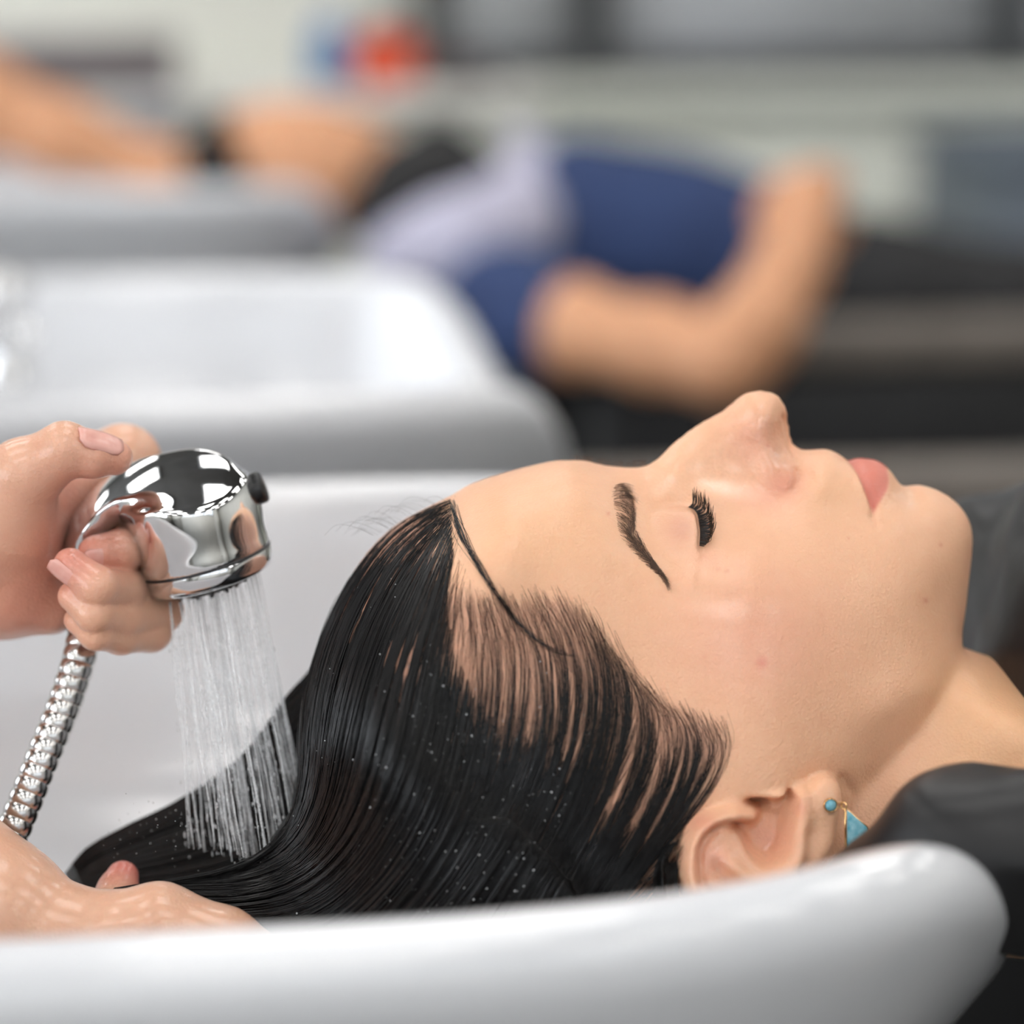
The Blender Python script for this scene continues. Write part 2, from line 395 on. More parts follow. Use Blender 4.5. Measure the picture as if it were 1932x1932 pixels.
H -= np.where(~lidin, 1.5*gauss(dl, 17)*sstep(dl, 0, 4)*np.clip((tl-.08)/.12, 0, 1)*np.clip((.62-tl)/.1, 0, 1), 0)
dc_, tc_, _ = curve_d(PX, PY, [(1238,985),(1243,1012),(1258,1042),(1284,1064),(1315,1074)])
H -= 0.45*gauss(dc_, 7)*fade(tc_, .3, .3)
lash = [(1298,957),(1309,962),(1315,972),(1318,987),(1320,1005),(1319,1030)]
# wing of the nose: crease round it, nostril rim
da, ta, sa_ = curve_d(PX, PY, [(1502,880),(1507,902),(1499,921),(1482,931),(1462,927),(1440,915),(1424,893),(1420,868)])
H -= 2.0*gauss(da, 6.5)*np.clip(1.15-ta*1.25, 0, 1)*np.clip(ta/.06, 0, 1)
ala = gauss(np.hypot((PX-1468)/36, (PY-898)/28), 1.0); H += 1.5*ala
H += 0.7*gauss(np.hypot((PX-1432)/20, (PY-800)/26), 1.0)
rim = [(1470,768),(1474,789),(1478,807),(1482,828),(1488,848),(1495.5,865),(1501,880)]
dr, tr, sr = curve_d(PX, PY, rim)
right = (sr < 0)
H = np.where(right & (dr < 26) & (PY > 775) & (PY < 886) & (PX > 1470), H*(1-0.72*sstep(dr, 0.0, 4.0)*sstep(PY, 776, 792)*(1-sstep(PY, 836, 872))*(1-sstep(dr-np.clip((850-PY)*.4, 0, 14), 6, 12))), H)
H += 0.5*gauss(dr, 4)*(~right)*fade(tr, .15, .1)
# lips: the upper border stands over the lower lip
ub = [(1597,869),(1604,878),(1615,893),(1624,912),(1632,933),(1638,950),(1643,966),(1649,978)]
du, tu, su = curve_d(PX, PY, ub)
ur = su < 0
H += 0.9*gauss(du, 9)*(~ur)*np.clip((1-tu)/.25, 0, 1)*np.clip(tu/.05, 0, 1)
H -= (1.9*gauss(np.maximum(du-2, 0), 12)*ur)*np.clip((1-tu)/.12, 0.0, 1)*np.clip(tu/.10, 0.15, 1)*sstep(du, 0, 4)
lb = [(1676,886),(1679,905),(1676,925),(1666,942),(1656,958),(1650,976)]
dlb, tlb, slb = curve_d(PX, PY, lb)
lowlip = gauss(np.hypot((PX-1653)/22, (PY-915)/36), 1.0); H += 0.9*lowlip
H += 0.45*gauss(dlb, 6)*np.clip((1-tlb)/.3, 0, 1)
dm_, tm_, _ = curve_d(PX, PY, [(1640,962),(1647,976),(1654,988),(1668,1002)])
H -= 1.1*gauss(dm_, 6)*fade(tm_, .2, .5)
# jaw edge and lobe root
dj, tj, sj = curve_d(PX, PY, [(1812,1212),(1798,1250),(1770,1305),(1730,1362),(1680,1420),(1630,1470),(1600,1500)])
H -= 1.5*gauss(np.where(sj < 0, dj, -dj)-16, 20)*fade(tj, .15, .15)*(dj < 80)
# ------------------------------------------------------------------ ear
EO = [(1372,1512),(1340,1528),(1308,1550),(1292,1582),(1284,1626),(1285,1660),(1300,1698),(1340,1730),(1400,1738),(1460,1712),(1510,1676),(1550,1640),(1578,1604),(1592,1562),(1602,1520),(1599,1492),(1584,1477),(1566,1474),(1545,1480),(1520,1482),(1490,1488),(1450,1496),(1410,1502)]
def smooth_closed(pts, n=400):
    p = np.array(pts+pts[:3], float); p = np.concatenate([np.array(pts[-2:], float), p])
    c = spline(p, int(n*1.25)); a = np.argmin(np.linalg.norm(c[:n//3]-pts[0], axis=1)); b = n//2+np.argmin(np.linalg.norm(c[n//2:]-pts[0], axis=1))
    return c[a:b]
EOs = smooth_closed(EO)
PXe, PYe = to_px(np.stack([XX, YY, np.full(XX.shape, 78.0)], -1))
ein = inside(PXe, PYe, EOs)
de, te, se = curve_d(PXe, PYe, [tuple(p) for p in EOs[::6]]+[tuple(EOs[0])], 500)
edge = np.where(ein, de, -de)            # px inside the outline
# leaning plate: attached along the top (face side), standing off at the back
att = (PYe-1495)*0.93+(1500-PXe)*0.18
plate = 70.5+np.clip(att, -30, 260)/5.6*0.40
E = plate.copy()
def ridge(pts, w, amp, f0=.1, f1=.1):
    global E
    d, t, s = curve_d(PXe, PYe, pts); E = E+amp*gauss(d, w)*fade(t, f0, f1)
# helix rim
ridge([(1425,1545),(1392,1540),(1362,1543),(1330,1560),(1306,1590),(1299,1630),(1303,1668),(1325,1702),(1370,1722),(1430,1712),(1480,1690)], 13, 3.6, .10, .1)
ridge([(1366,1560),(1340,1573),(1322,1598),(1318,1630),(1322,1664),(1338,1688),(1380,1702)], 8, -2.2, .1, .15)
# antihelix and its body
ridge([(1352,1600),(1380,1630),(1412,1652),(1450,1661),(1484,1648),(1507,1615),(1516,1578),(1524,1530),(1524,1500)], 15, 3.3, .12, .2)
# scapha
ridge([(1345,1612),(1362,1655),(1410,1684),(1470,1678)], 16, -1.6, .15, .2)
# concha bowl
CO = [(1384,1556),(1399,1588),(1411,1614),(1428,1631),(1449,1637),(1474,1628),(1490,1608),(1499,1575),(1508,1543),(1512,1512),(1500,1494),(1488,1508),(1470,1517),(1445,1514),(1415,1514),(1430,1535),(1425,1550),(1400,1556)]
COs = smooth_closed(CO); cin = inside(PXe, PYe, COs)
dco, _, _ = curve_d(PXe, PYe, [tuple(p) for p in COs[::6]]+[tuple(COs[0])], 400)
cs = np.where(cin, dco, -dco)
E -= 7.5*sstep(cs, -5, 26)
E -= 2.5*sstep(cs, -2, 8)
# deep shadows under tragus and under the helix crus
E -= 9.0*gauss(np.hypot((PXe-1440)/36, (PYe-1524)/11), 1.0)+4.0*gauss(np.hypot((PXe-1500)/10, (PYe-1504)/13), 1.0)+4.5*gauss(np.hypot((PXe-1398)/24, (PYe-1561)/8), 1.0)
# tragus, crus, antitragus, lobe
E += 2.6*gauss(np.hypot((PXe-1465)/34, (PYe-1500)/12), 1.0)+2.0*gauss(np.hypot((PXe-1402)/30, (PYe-1535)/12), 1.0)+1.4*gauss(np.hypot((PXe-1522)/14, (PYe-1505)/20), 1.0)
E += 1.6*gauss(np.hypot((PXe-1562)/30, (PYe-1520)/34), 1.0)-1.8*gauss(np.hypot((PXe-1530)/12, (PYe-1578)/24), 1.0)
# rounded outer edge, melting into the cheek along the top
roll = np.clip(edge, 0, 22)/22
E = E-(1-np.sqrt(np.clip(1-(1-roll)**2, 0, 1)))*5.0
blendtop = sstep(PYe-(1500-(PXe-1380)*0.13), -26, 12)      # 0 at the cheek, 1 on the ear
blendtop = np.maximum(blendtop, sstep(PXe, 1545, 1562))
E2 = np.where(E > H, H+(E-H)*blendtop, H+(E-H)*blendtop)
topedge = (1-sstep(PYe, 1512, 1545))*(1-sstep(PXe, 1535, 1555))
ew = sstep(edge, -5, 4)*(1-topedge)+sstep(edge, 0, 26)*topedge
H = np.where(edge > -5.5, H+(E2-H)*ew, H)
# shadow groove under the lobe where it meets the jaw
dg, tg, _ = curve_d(PX, PY, [(1590,1470),(1612,1505),(1606,1550)])
H -= 1.2*gauss(dg, 9)*(~ein)
H = np.where(INS, np.maximum(H, 0.0), 0)
F2 = np.where(INS, H*H, -np.maximum(PHI, 0.05)*np.exp(np.clip(LQ, 0, 5)))
gx, gy = np.gradient(F2, HS)
GM = gx**2+gy**2
GZ = np.arange(-2*HS, 97, HS)
D3 = (F2[:, :, None]-(GZ**2)[None, None])/np.sqrt(np.minimum(GM, 4e4)[:, :, None]+4*(GZ**2)[None, None]+1.0)
D3 = D3.astype(np.float32)
V, Q = nets(D3, (GX[0], GY[0], GZ[0]), HS)
del D3
# keep the near half and mirror it
qc = V[Q][:, :, 2].mean(1)
Q = Q[qc > 0]
used, inv = np.unique(Q, return_inverse=True); V = V[used]; Q = inv.reshape(-1, 4)
mid = V[:, 2] < HS*0.6
V[mid, 2] = 0.0
mi = np.arange(len(V)); mi = np.where(mid, np.arange(len(V)), -1)
newid = np.where(mid, np.arange(len(V)), len(V)+np.cumsum(~mid)-1)
Vm = V[~mid]*np.array([1, 1, -1.0])
Vall = np.concatenate([V, Vm]); Qall = np.concatenate([Q, newid[Q][:, ::-1]])
ok = np.array([True]*len(Qall)); s_ = np.sort(Qall, 1); ok &= (s_[:, 1:] != s_[:, :-1]).all(1)
HV = smooth_verts(Vall, Qall[ok], 3); HQ = Qall[ok]
def surf(px, py, it=12):
    """point of the near half of the head seen at a pixel (local mm)"""
    px = np.asarray(px, float); py = np.asarray(py, float); h = np.full(px.shape, 40.0)
    for k in range(it):
        L = loc(px, py, h); hn = bil(H, L[..., 0], L[..., 1]); h = h+0.7*(hn-h)
    return loc(px, py, h)
def bil(A, x, y):
    fx = np.clip((x-GX[0])/HS, 0, nx_-1.001); fy = np.clip((y-GY[0])/HS, 0, ny_-1.001)
    i = fx.astype(int); j = fy.astype(int); u = fx-i; v = fy-j
    return A[i, j]*(1-u)*(1-v)+A[i+1, j]*u*(1-v)+A[i, j+1]*(1-u)*v+A[i+1, j+1]*u*v
print('head', len(HV), 'verts', round(time.time()-_t0, 1), 's')
# skin tint per vertex (colour of the skin itself)
vx, vy = to_px(HV); near_side = HV[:, 2] > -1e9
def blob(cx, cy, rx, ry): return np.exp(-(((vx-cx)/rx)**2+((vy-cy)/ry)**2))
base = np.array(rgb(230, 180, 146)[:3]); pink = np.array(rgb(222, 150, 130)[:3]); red = np.array(rgb(205, 125, 105)[:3]); lipc = np.array(rgb(208, 120, 104)[:3]); yel = np.array(rgb(226, 178, 132)[:3]); lidc = np.array(rgb(212, 156, 130)[:3])
C = np.repeat(base[None], len(HV), 0)
def mixc(w, c):
    global C
    w = np.clip(w, 0, 1)[:, None]; C = C*(1-w)+c*w
mixc(0.42*blob(1420, 1200, 160, 130), pink); mixc(0.62*blob(1480, 910, 40, 32), red); mixc(0.42*blob(1425, 830, 62, 62), red)
mixc(0.35*blob(1440, 940, 60, 30), pink); mixc(0.9*blob(1282, 1000, 34, 36), lidc); mixc(0.25*blob(1330, 1050, 25, 20), pink)
mixc(0.5*sstep(vx, 1690, 1830)*sstep(vy, 1200, 1300), yel); mixc(0.25*blob(1000, 1000, 150, 100), yel); mixc(0.2*blob(1560, 930, 50, 45), yel)
mixc(0.55*blob(1345, 1620, 40, 45), pink); mixc(0.5*blob(1320, 1550, 40, 22), red); mixc(0.45*blob(1455, 1580, 50, 45), pink); mixc(0.4*blob(1510, 1525, 15, 20), red)
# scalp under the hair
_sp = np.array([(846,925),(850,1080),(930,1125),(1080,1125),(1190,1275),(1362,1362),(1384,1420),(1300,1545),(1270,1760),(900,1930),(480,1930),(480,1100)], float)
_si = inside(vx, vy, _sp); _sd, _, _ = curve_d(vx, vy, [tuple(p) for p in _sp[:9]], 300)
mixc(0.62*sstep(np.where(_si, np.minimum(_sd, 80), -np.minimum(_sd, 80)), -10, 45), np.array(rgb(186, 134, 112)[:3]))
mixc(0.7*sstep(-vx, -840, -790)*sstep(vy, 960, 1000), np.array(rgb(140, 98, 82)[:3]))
# brow stain
for (bx_, by_, r_) in [(1170,925,15),(1176,947,17),(1181,976,15),(1186,1002,13),(1198,1024,10),(1214,1046,8),(1231,1066,6)]: mixc(0.22*blob(bx_, by_, r_, r_), np.array(rgb(150, 110, 88)[:3]))
# lips
dU, tU, sU = curve_d(vx, vy, ub); dL, tL, sL = curve_d(vx, vy, lb)
lip = (sstep(-sU*-1*0+np.where(sU < 0, dU, -dU), -1, 3))*(sstep(np.where(sL > 0, dL, -dL), -2, 6))*((vx > 1590) & (vx < 1700) & (vy > 850) & (vy < 985))
mixc(0.95*lip*np.clip(1.1-sstep(vy, 950, 982), 0, 1), lipc)
for (mx, my, r, s, c) in [(1775, 1028, 4, .55, red), (1747, 1133, 5, .6, red), (1438, 1250, 11, .45, np.array(rgb(214, 110, 100)[:3])), (1449, 841, 3.5, .6, red), (1148, 969, 4, .5, red), (1371, 1077, 4, .4, red), (1355, 1074, 4, .3, red), (1601, 1016, 2.5, .5, red), (1550, 1160, 4, .2, red), (1330, 1240, 5, .2, red)]:
    mixc(s*blob(mx, my, r, r), c)
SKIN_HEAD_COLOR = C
OIL = np.clip(0.12+1.0*blob(1350, 890, 75, 50)+0.9*blob(1432, 800, 26, 30)+0.7*blob(1460, 862, 26, 26)+0.55*blob(1390, 1150, 60, 60)+0.3*blob(1420, 1250, 80, 60)+0.5*blob(1705, 940, 30, 20)+0.6*blob(1450, 1600, 45, 45)+0.4*blob(1340, 1620, 40, 50)+0.3*blob(1300, 985, 20, 30), 0, 1)
# ------------------------------------------------------------------ materials
def skin_mat(name, color=None, attr=None, wet=0.0, sss=0.18, rough=0.46):
    m = mat(name, color or rgb(228, 180, 150), rough, 0, 0.38)
    b = bsdf(m); nt = m.node_tree; n = nt.nodes; l = nt.links
    b.inputs['Subsurface Weight'].default_value = sss
    b.inputs['Subsurface Radius'].default_value = (1.0, 0.35, 0.2); b.inputs['Subsurface Scale'].default_value = 0.0045
    tc = n.new('ShaderNodeTexCoord')
    no = n.new('ShaderNodeTexNoise'); no.inputs['Scale'].default_value = 160; no.inputs['Detail'].default_value = 3; l.new(tc.outputs['Object'], no.inputs['Vector'])
    mx = n.new('ShaderNodeMixRGB'); mx.blend_type = 'MULTIPLY'; mx.inputs['Fac'].default_value = 1.0
    rp = n.new('ShaderNodeValToRGB'); rp.color_ramp.elements[0].color = (0.975, 0.95, 0.935, 1); rp.color_ramp.elements[1].color = (1.0, 1.0, 1.0, 1)
    rp.color_ramp.elements[0].position = 0.25; rp.color_ramp.elements[1].position = 0.65
    l.new(no.outputs['Fac'], rp.inputs['Fac']); l.new(rp.outputs['Color'], mx.inputs['Color2'])
    if attr:
        at = n.new('ShaderNodeAttribute'); at.attribute_name = attr; l.new(at.outputs['Color'], mx.inputs['Color1'])
    else: mx.inputs['Color1'].default_value = color or rgb(228, 180, 150)
    l.new(mx.outputs['Color'], b.inputs['Base Color'])
    vo = n.new('ShaderNodeTexVoronoi'); vo.inputs['Scale'].default_value = 900; l.new(tc.outputs['Object'], vo.inputs['Vector'])
    n3 = n.new('ShaderNodeTexNoise'); n3.inputs['Scale'].default_value = 700; n3.inputs['Detail'].default_value = 4; l.new(tc.outputs['Object'], n3.inputs['Vector'])
    ad = n.new('ShaderNodeMath'); ad.operation = 'ADD'; l.new(vo.outputs['Distance'], ad.inputs[0]); l.new(n3.outputs['Fac'], ad.inputs[1])
    bp = n.new('ShaderNodeBump'); bp.inputs['Strength'].default_value = 0.32; bp.inputs['Distance'].default_value = 0.00042
    l.new(ad.outputs[0], bp.inputs['Height']); l.new(bp.outputs['Normal'], b.inputs['Normal'])
    if attr == 'tint' and not wet:
        pn = n.new('ShaderNodeMapRange'); pn.inputs['From Min'].default_value = 0.35; pn.inputs['From Max'].default_value = 0.65; pn.inputs['To Min'].default_value = 0.35; pn.inputs['To Max'].default_value = 1.0
        l.new(n3.outputs['Fac'], pn.inputs['Value'])
        ml = n.new('ShaderNodeMath'); ml.operation = 'MULTIPLY'; l.new(at.outputs['Alpha'], ml.inputs[0]); l.new(pn.outputs['Result'], ml.inputs[1])
        l.new(ml.outputs[0], b.inputs['Coat Weight']); b.inputs['Coat Roughness'].default_value = 0.24; b.inputs['Coat IOR'].default_value = 1.9
    if wet:
        b.inputs['Coat Weight'].default_value = wet; b.inputs['Coat Roughness'].default_value = 0.12
    return m
M = {}
M['skin'] = skin_mat('client_skin', attr='tint')
M['skin_hand'] = skin_mat('hand_skin', attr='tint', wet=0.5)
M['skin_far'] = skin_mat('far_skin', rgb(214, 158, 120), sss=0.1)
M['nail'] = mat('nail', rgb(226, 170, 160), 0.22, 0, 0.5); add_noise(M['nail'], 200, rgb(222, 162, 150), rgb(232, 180, 168))
M['ceramic'] = mat('ceramic', rgb(220, 222, 226), 0.12, 0, 0.5, Coat_Weight=0.4, Coat_Roughness=0.05); add_noise(M['ceramic'], 3, rgb(218, 220, 224), rgb(223, 224, 227))
M['chrome'] = mat('chrome', (0.78, 0.79, 0.80, 1), 0.04, 1.0); add_noise(M['chrome'], 40, (0.74, 0.75, 0.77, 1), (0.82, 0.82, 0.82, 1))
M['steel'] = mat('hose_steel', (0.62, 0.61, 0.59, 1), 0.16, 1.0); add_noise(M['steel'], 60, (0.55, 0.54, 0.52, 1), (0.7, 0.69, 0.68, 1))
M['black_plastic'] = mat('black_plastic', rgb(24, 24, 26), 0.3); add_noise(M['black_plastic'], 60, rgb(20, 20, 22), rgb(30, 30, 32))
M['hair'] = mat('wet_black_hair', rgb(9, 9, 11), 0.27, 0, 0.5); add_noise(M['hair'], 300, rgb(7, 7, 9), rgb(14, 13, 14))
M['scalp_hair'] = mat('hair_mass', rgb(8, 7, 7), 0.35, 0, 0.15); add_noise(M['scalp_hair'], 200, rgb(6, 6, 6), rgb(13, 11, 11), bump=0.4, bdist=0.001, bscale=260)
M['brow'] = mat('brow_hair', rgb(96, 72, 56), 0.5); add_noise(M['brow'], 300, rgb(80, 58, 44), rgb(112, 86, 68))
M['baby_hair'] = mat('fine_hair', rgb(58, 38, 28), 0.45); add_noise(M['baby_hair'], 300, rgb(48, 32, 24), rgb(74, 50, 36))
M['lash'] = mat('lash_black', rgb(12, 9, 8), 0.45); add_noise(M['lash'], 300, rgb(10, 8, 8), rgb(20, 14, 12))
M['cape'] = mat('black_cape', rgb(18, 18, 20), 0.42, 0, 0.4); add_noise(M['cape'], 30, rgb(15, 15, 17), rgb(24, 24, 26), bump=0.25, bdist=0.003, bscale=26)
M['leather'] = mat('black_leather', rgb(16, 16, 18), 0.45); add_noise(M['leather'], 20, rgb(13, 13, 15), rgb(22, 22, 24), bump=0.2, bdist=0.001, bscale=160)
M['armrest'] = mat('armrest_taupe', rgb(112, 104, 96), 0.55); add_noise(M['armrest'], 12, rgb(104, 97, 90), rgb(122, 114, 106))
M['gold'] = mat('gold', (0.80, 0.50, 0.22, 1), 0.18, 1.0); add_noise(M['gold'], 80, (0.76, 0.46, 0.2, 1), (0.86, 0.56, 0.27, 1))
M['turq'] = mat('turquoise_resin', rgb(120, 190, 206), 0.25, 0, 0.5, Coat_Weight=0.5)
add_noise(M['turq'], 420, rgb(96, 176, 198), rgb(170, 218, 228), detail=6)
M['wall_pale'] = mat('wall_paint', rgb(232, 231, 224), 0.8); add_noise(M['wall_pale'], 2, rgb(229, 228, 221), rgb(236, 235, 229))
M['wall_sage'] = mat('wall_sage', rgb(234, 237, 226), 0.75); add_noise(M['wall_sage'], 2, rgb(231, 234, 223), rgb(237, 240, 230))
M['frame_dark'] = mat('dark_frame', rgb(58, 60, 62), 0.5); add_noise(M['frame_dark'], 8, rgb(52, 54, 56), rgb(66, 68, 70))
M['floor'] = mat('floor', rgb(92, 90, 88), 0.5); add_noise(M['floor'], 3, rgb(86, 84, 82), rgb(100, 98, 96))
M['ceiling'] = mat('ceiling', rgb(92, 90, 88), 0.9); add_noise(M['ceiling'], 3, rgb(86, 84, 82), rgb(99, 97, 95))
M['navy'] = mat('navy_cloth', rgb(36, 56, 100), 0.8); add_noise(M['navy'], 14, rgb(30, 48, 88), rgb(46, 68, 114), bump=0.4, bdist=0.01, bscale=8)
M['towel'] = mat('lavender_towel', rgb(190, 188, 208), 0.9); add_noise(M['towel'], 60, rgb(182, 180, 202), rgb(198, 196, 214), bump=0.4, bdist=0.002, bscale=400)
M['grey_box'] = mat('grey_box', rgb(104, 114, 126), 0.5); add_noise(M['grey_box'], 4, rgb(98, 108, 120), rgb(112, 121, 132))
M['mauve'] = mat('mauve_box', rgb(132, 124, 128), 0.6); add_noise(M['mauve'], 4, rgb(124, 116, 120), rgb(140, 132, 136))
M['white_plastic'] = mat('white_plastic', rgb(226, 230, 234), 0.4); add_noise(M['white_plastic'], 5, rgb(222, 226, 230), rgb(231, 234, 238))
M['blue_bottle'] = mat('blue_bottle', rgb(66, 124, 178), 0.3); add_noise(M['blue_bottle'], 5, rgb(58, 114, 170), rgb(76, 134, 188))
M['orange_bottle'] = mat('orange_bottle', rgb(226, 76, 30), 0.3); add_noise(M['orange_bottle'], 5, rgb(218, 66, 24), rgb(233, 88, 40))
M['maroon'] = mat('maroon', rgb(80, 30, 34), 0.5); add_noise(M['maroon'], 5, rgb(72, 26, 30), rgb(90, 36, 40))
M['tunic'] = mat('tunic_black', rgb(28, 28, 30), 0.8); add_noise(M['tunic'], 14, rgb(24, 24, 26), rgb(34, 34, 36), bump=0.3, bdist=0.008, bscale=9)
def emis(name, c, s):
    m = bpy.data.materials.new(name); m.use_nodes = True; n = m.node_tree.nodes; n.clear()
    e = n.new('ShaderNodeEmission'); e.inputs[0].default_value = c; e.inputs[1].default_value = s; o = n.new('ShaderNodeOutputMaterial'); m.node_tree.links.new(e.outputs[0], o.inputs[0]); return m
M['lamp'] = emis('lamp_diffuser', (1.0, 0.98, 0.95, 1), PANEL_POWER)
_w = bpy.data.materials.new('water'); _w.use_nodes = True
_n = _w.node_tree.nodes; _b = _n['Principled BSDF']; _b.inputs['Base Color'].default_value = (0.93, 0.95, 0.97, 1); _b.inputs['Roughness'].default_value = 0.12; _b.inputs['IOR'].default_value = 1.33
_t = _n.new('ShaderNodeBsdfTransparent'); _x = _n.new('ShaderNodeMixShader'); _lw = _n.new('ShaderNodeTexNoise'); _lw.inputs['Scale'].default_value = 260
_mr = _n.new('ShaderNodeMapRange'); _mr.inputs['From Min'].default_value = 0.35; _mr.inputs['From Max'].default_value = 0.65; _mr.inputs['To Min'].default_value = 0.10; _mr.inputs['To Max'].default_value = 0.55
_l = _w.node_tree.links; _l.new(_lw.outputs['Fac'], _mr.inputs['Value']); _l.new(_mr.outputs['Result'], _x.inputs['Fac']); _l.new(_t.outputs[0], _x.inputs[1]); _l.new(_b.outputs[0], _x.inputs[2]); _l.new(_x.outputs[0], _n['Material Output'].inputs['Surface'])
M['water'] = _w
# ------------------------------------------------------------------ the room
def plate_room(name, lo, hi, m, kind='structure'):
    o = rbox(name, lo, hi, m, None, 0); o['kind'] = kind; return o
RX0, RX1, RY0, RY1, RZ = -3.2, 4.0, -3.6, 4.6, 2.75
plate_room('floor', (RX0, RY0, -0.05), (RX1, RY1, 0.0), M['floor'])
plate_room('ceiling', (RX0, RY0, RZ), (RX1, RY1, RZ+0.05), M['ceiling'])
plate_room('wall_back', (RX0, RY1, 0), (RX1, RY1+0.1, RZ), M['wall_pale'])
plate_room('wall_right', (RX1, RY0, 0), (RX1+0.1, RY1, RZ), M['wall_pale'])
for (x0_, x1_, z0_, z1_) in ((RX0, WIN3[0], 0, RZ), (WIN3[1], RX1, 0, RZ), (WIN3[0], WIN3[1], 0, WIN3[2]), (WIN3[0], WIN3[1], WIN3[3], RZ)):
    plate_room('wall_front', (x0_, RY0-.1, z0_), (x1_, RY0, z1_), M['wall_pale'])
w3 = empty('added_window_3', room(0, RY0, WIN3[2])); w3['kind'] = 'structure'  # frame of the added front window, out of view
for x in (WIN3[0]+.03, -.1, 1.3, WIN3[1]-.03): rbox('post', (x-.03, RY0-.07, WIN3[2]+.061), (x+.03, RY0-.03, WIN3[3]-.061), M['frame_dark'], w3, .003)
rbox('rail', (WIN3[0], RY0-.07, WIN3[2]+.001), (WIN3[1], RY0-.03, WIN3[2]+.06), M['frame_dark'], w3, .003)
rbox('rail', (WIN3[0], RY0-.07, WIN3[3]-.06), (WIN3[1], RY0-.03, WIN3[3]-.001), M['frame_dark'], w3, .003)
# left wall with the added, unseen window that lets the daylight in
for (y0_, y1_, z0_, z1_) in ((RY0, WIN[0], 0, RZ), (WIN[1], RY1, 0, RZ), (WIN[0], WIN[1], 0, WIN[2]), (WIN[0], WIN[1], WIN[3], RZ)):
    plate_room('wall_left', (RX0-.1, y0_, z0_), (RX0, y1_, z1_), M['wall_pale'])
w2 = empty('added_window_2', room(RX0, 0, WIN[2])); w2['kind'] = 'structure'
for y in (WIN[0]+.03, -.4, 1.8, WIN[1]-.03): rbox('post', (RX0-.07, y-.03, WIN[2]+.061), (RX0-.03, y+.03, WIN[3]-.061), M['frame_dark'], w2, .003)
rbox('rail', (RX0-.07, WIN[0], WIN[2]+.001), (RX0-.03, WIN[1], WIN[2]+.06), M['frame_dark'], w2, .003)
rbox('rail', (RX0-.07, WIN[0], WIN[3]-.06), (RX0-.03, WIN[1], WIN[3]-.001), M['frame_dark'], w2, .003)
_k = 0
for (x, y) in PANELS:
    e = empty('ceiling_lamp', room(x, y, RZ))
    _k += 1
    tag(e, 'square flush ceiling lamp', 'lamp', 'square ceiling lamps')
    fv = []
    for (a0, a1, b0, b1) in ((-.33, .33, -.33, -.30), (-.33, .33, .30, .33), (-.33, -.30, -.30, .30), (.30, .33, -.30, .30)):
        V, F = box_np((x+a0, y+b0, RZ-0.03), (x+a1, y+b1, RZ-0.001)); fv.append((V[:, :1]*EX+V[:, 1:2]*EY+V[:, 2:3]*EZ, F))
    link('frame', mesh_np('frame', *join_np(fv)), M['white_plastic'], e, smooth=False)
    rbox('diffuser', (x-.30, y-.30, RZ-0.02), (x+.30, y+.30, RZ-0.002), M['lamp'], e, 0)
# ------------------------------------------------------------------ shampoo basins
def basin(name, cx, cy, label, a=0.30, b=0.275, zrim=RIMZ, depth=0.20, horn=0.0, notch=0.085, n=160):
    th = np.linspace(0, 2*np.pi, n, endpoint=False)
    ex = 4.0
    c, s = np.cos(th), np.sin(th)
    rad = (np.abs(c)**ex+np.abs(s)**ex)**(-1/ex)
    ux, uy = c*rad, s*rad                                    # unit rounded square
    sx = np.clip((ux-0.1)/0.9, 0, 1)
    lift = horn*sx**2 - (notch+horn)*np.exp(-(uy/0.72)**6)*np.clip((ux-0.55)/0.45, 0, 1)**1.3
    nrm = np.stack([np.sign(c)*np.abs(c)**(ex-1)/a, np.sign(s)*np.abs(s)**(ex-1)/b], 1); nrm /= np.linalg.norm(nrm, axis=1, keepdims=True)
    # (inset, z) from the outer foot, over the rim, into the bowl
    prf = [(0.150, -0.235), (0.105, -0.19), (0.064, -0.135), (0.030, -0.08), (0.011, -0.045), (0.0035, -0.028), (0.0, -0.018), (0.0015, -0.009), (0.005, -0.003), (0.011, 0.0), (0.018, -0.0005), (0.024, -0.003), (0.028, -0.008), (0.031, -0.018), (0.036, -0.045), (0.045, -0.085), (0.060, -0.125), (0.085, -0.16), (0.125, -0.182), (0.18, -0.192)]
    V = []
    for ins, z in prf:
        f = np.exp(z/0.09) if z < 0 else 1.0
        x = a*ux-nrm[:, 0]*ins; y = b*uy-nrm[:, 1]*ins
        if ins > 0.1:
            k = (1-(ins-0.1)*1.2); 
            x = (a-ins)*ux*1.0; y = (b-ins)*uy*1.0
        V.append(np.stack([x, y, z+lift*f], 1))
    V = np.concatenate(V); m = len(prf)
    i = np.arange(m-1)[:, None]*n; j = np.arange(n)[None]; jn = (j+1) % n
    F = np.stack([i+j, i+jn, i+n+jn, i+n+j], -1).reshape(-1, 4)
    caps = np.array([list(range(n))[::-1], [(m-1)*n+q for q in range(n)]])
    W = room(cx, cy, zrim)+V[:, :1]*EX+V[:, 1:2]*EY+V[:, 2:3]*EZ
    e = empty(name, room(cx, cy, 0)); tag(e, label, 'basin', 'white shampoo basins in a row')
    o = link('bowl', mesh_np('bowl', W, [F, caps]), M['ceramic'], e)
    sd = o.modifiers.new('s', 'SUBSURF'); sd.levels = 1; sd.render_levels = 2
    # drain and pedestal
    Vd, Fd = lathe_np([(0.0, 0.0), (0.026, 0.0), (0.028, 0.003), (0.022, 0.005), (0.0, 0.004)], 24, room(cx-0.05, cy, zrim-0.192))
    link('drain', mesh_np('drain', Vd, Fd), M['chrome'], e)
    Vp, Fp = lathe_np([(0.19, 0.0), (0.19, 0.02), (0.13, 0.05), (0.115, 0.4), (0.13, zrim-0.236)], 40, room(cx, cy, 0))
    link('pedestal', mesh_np('pedestal', Vp, Fp), M['ceramic'], e)
    return e
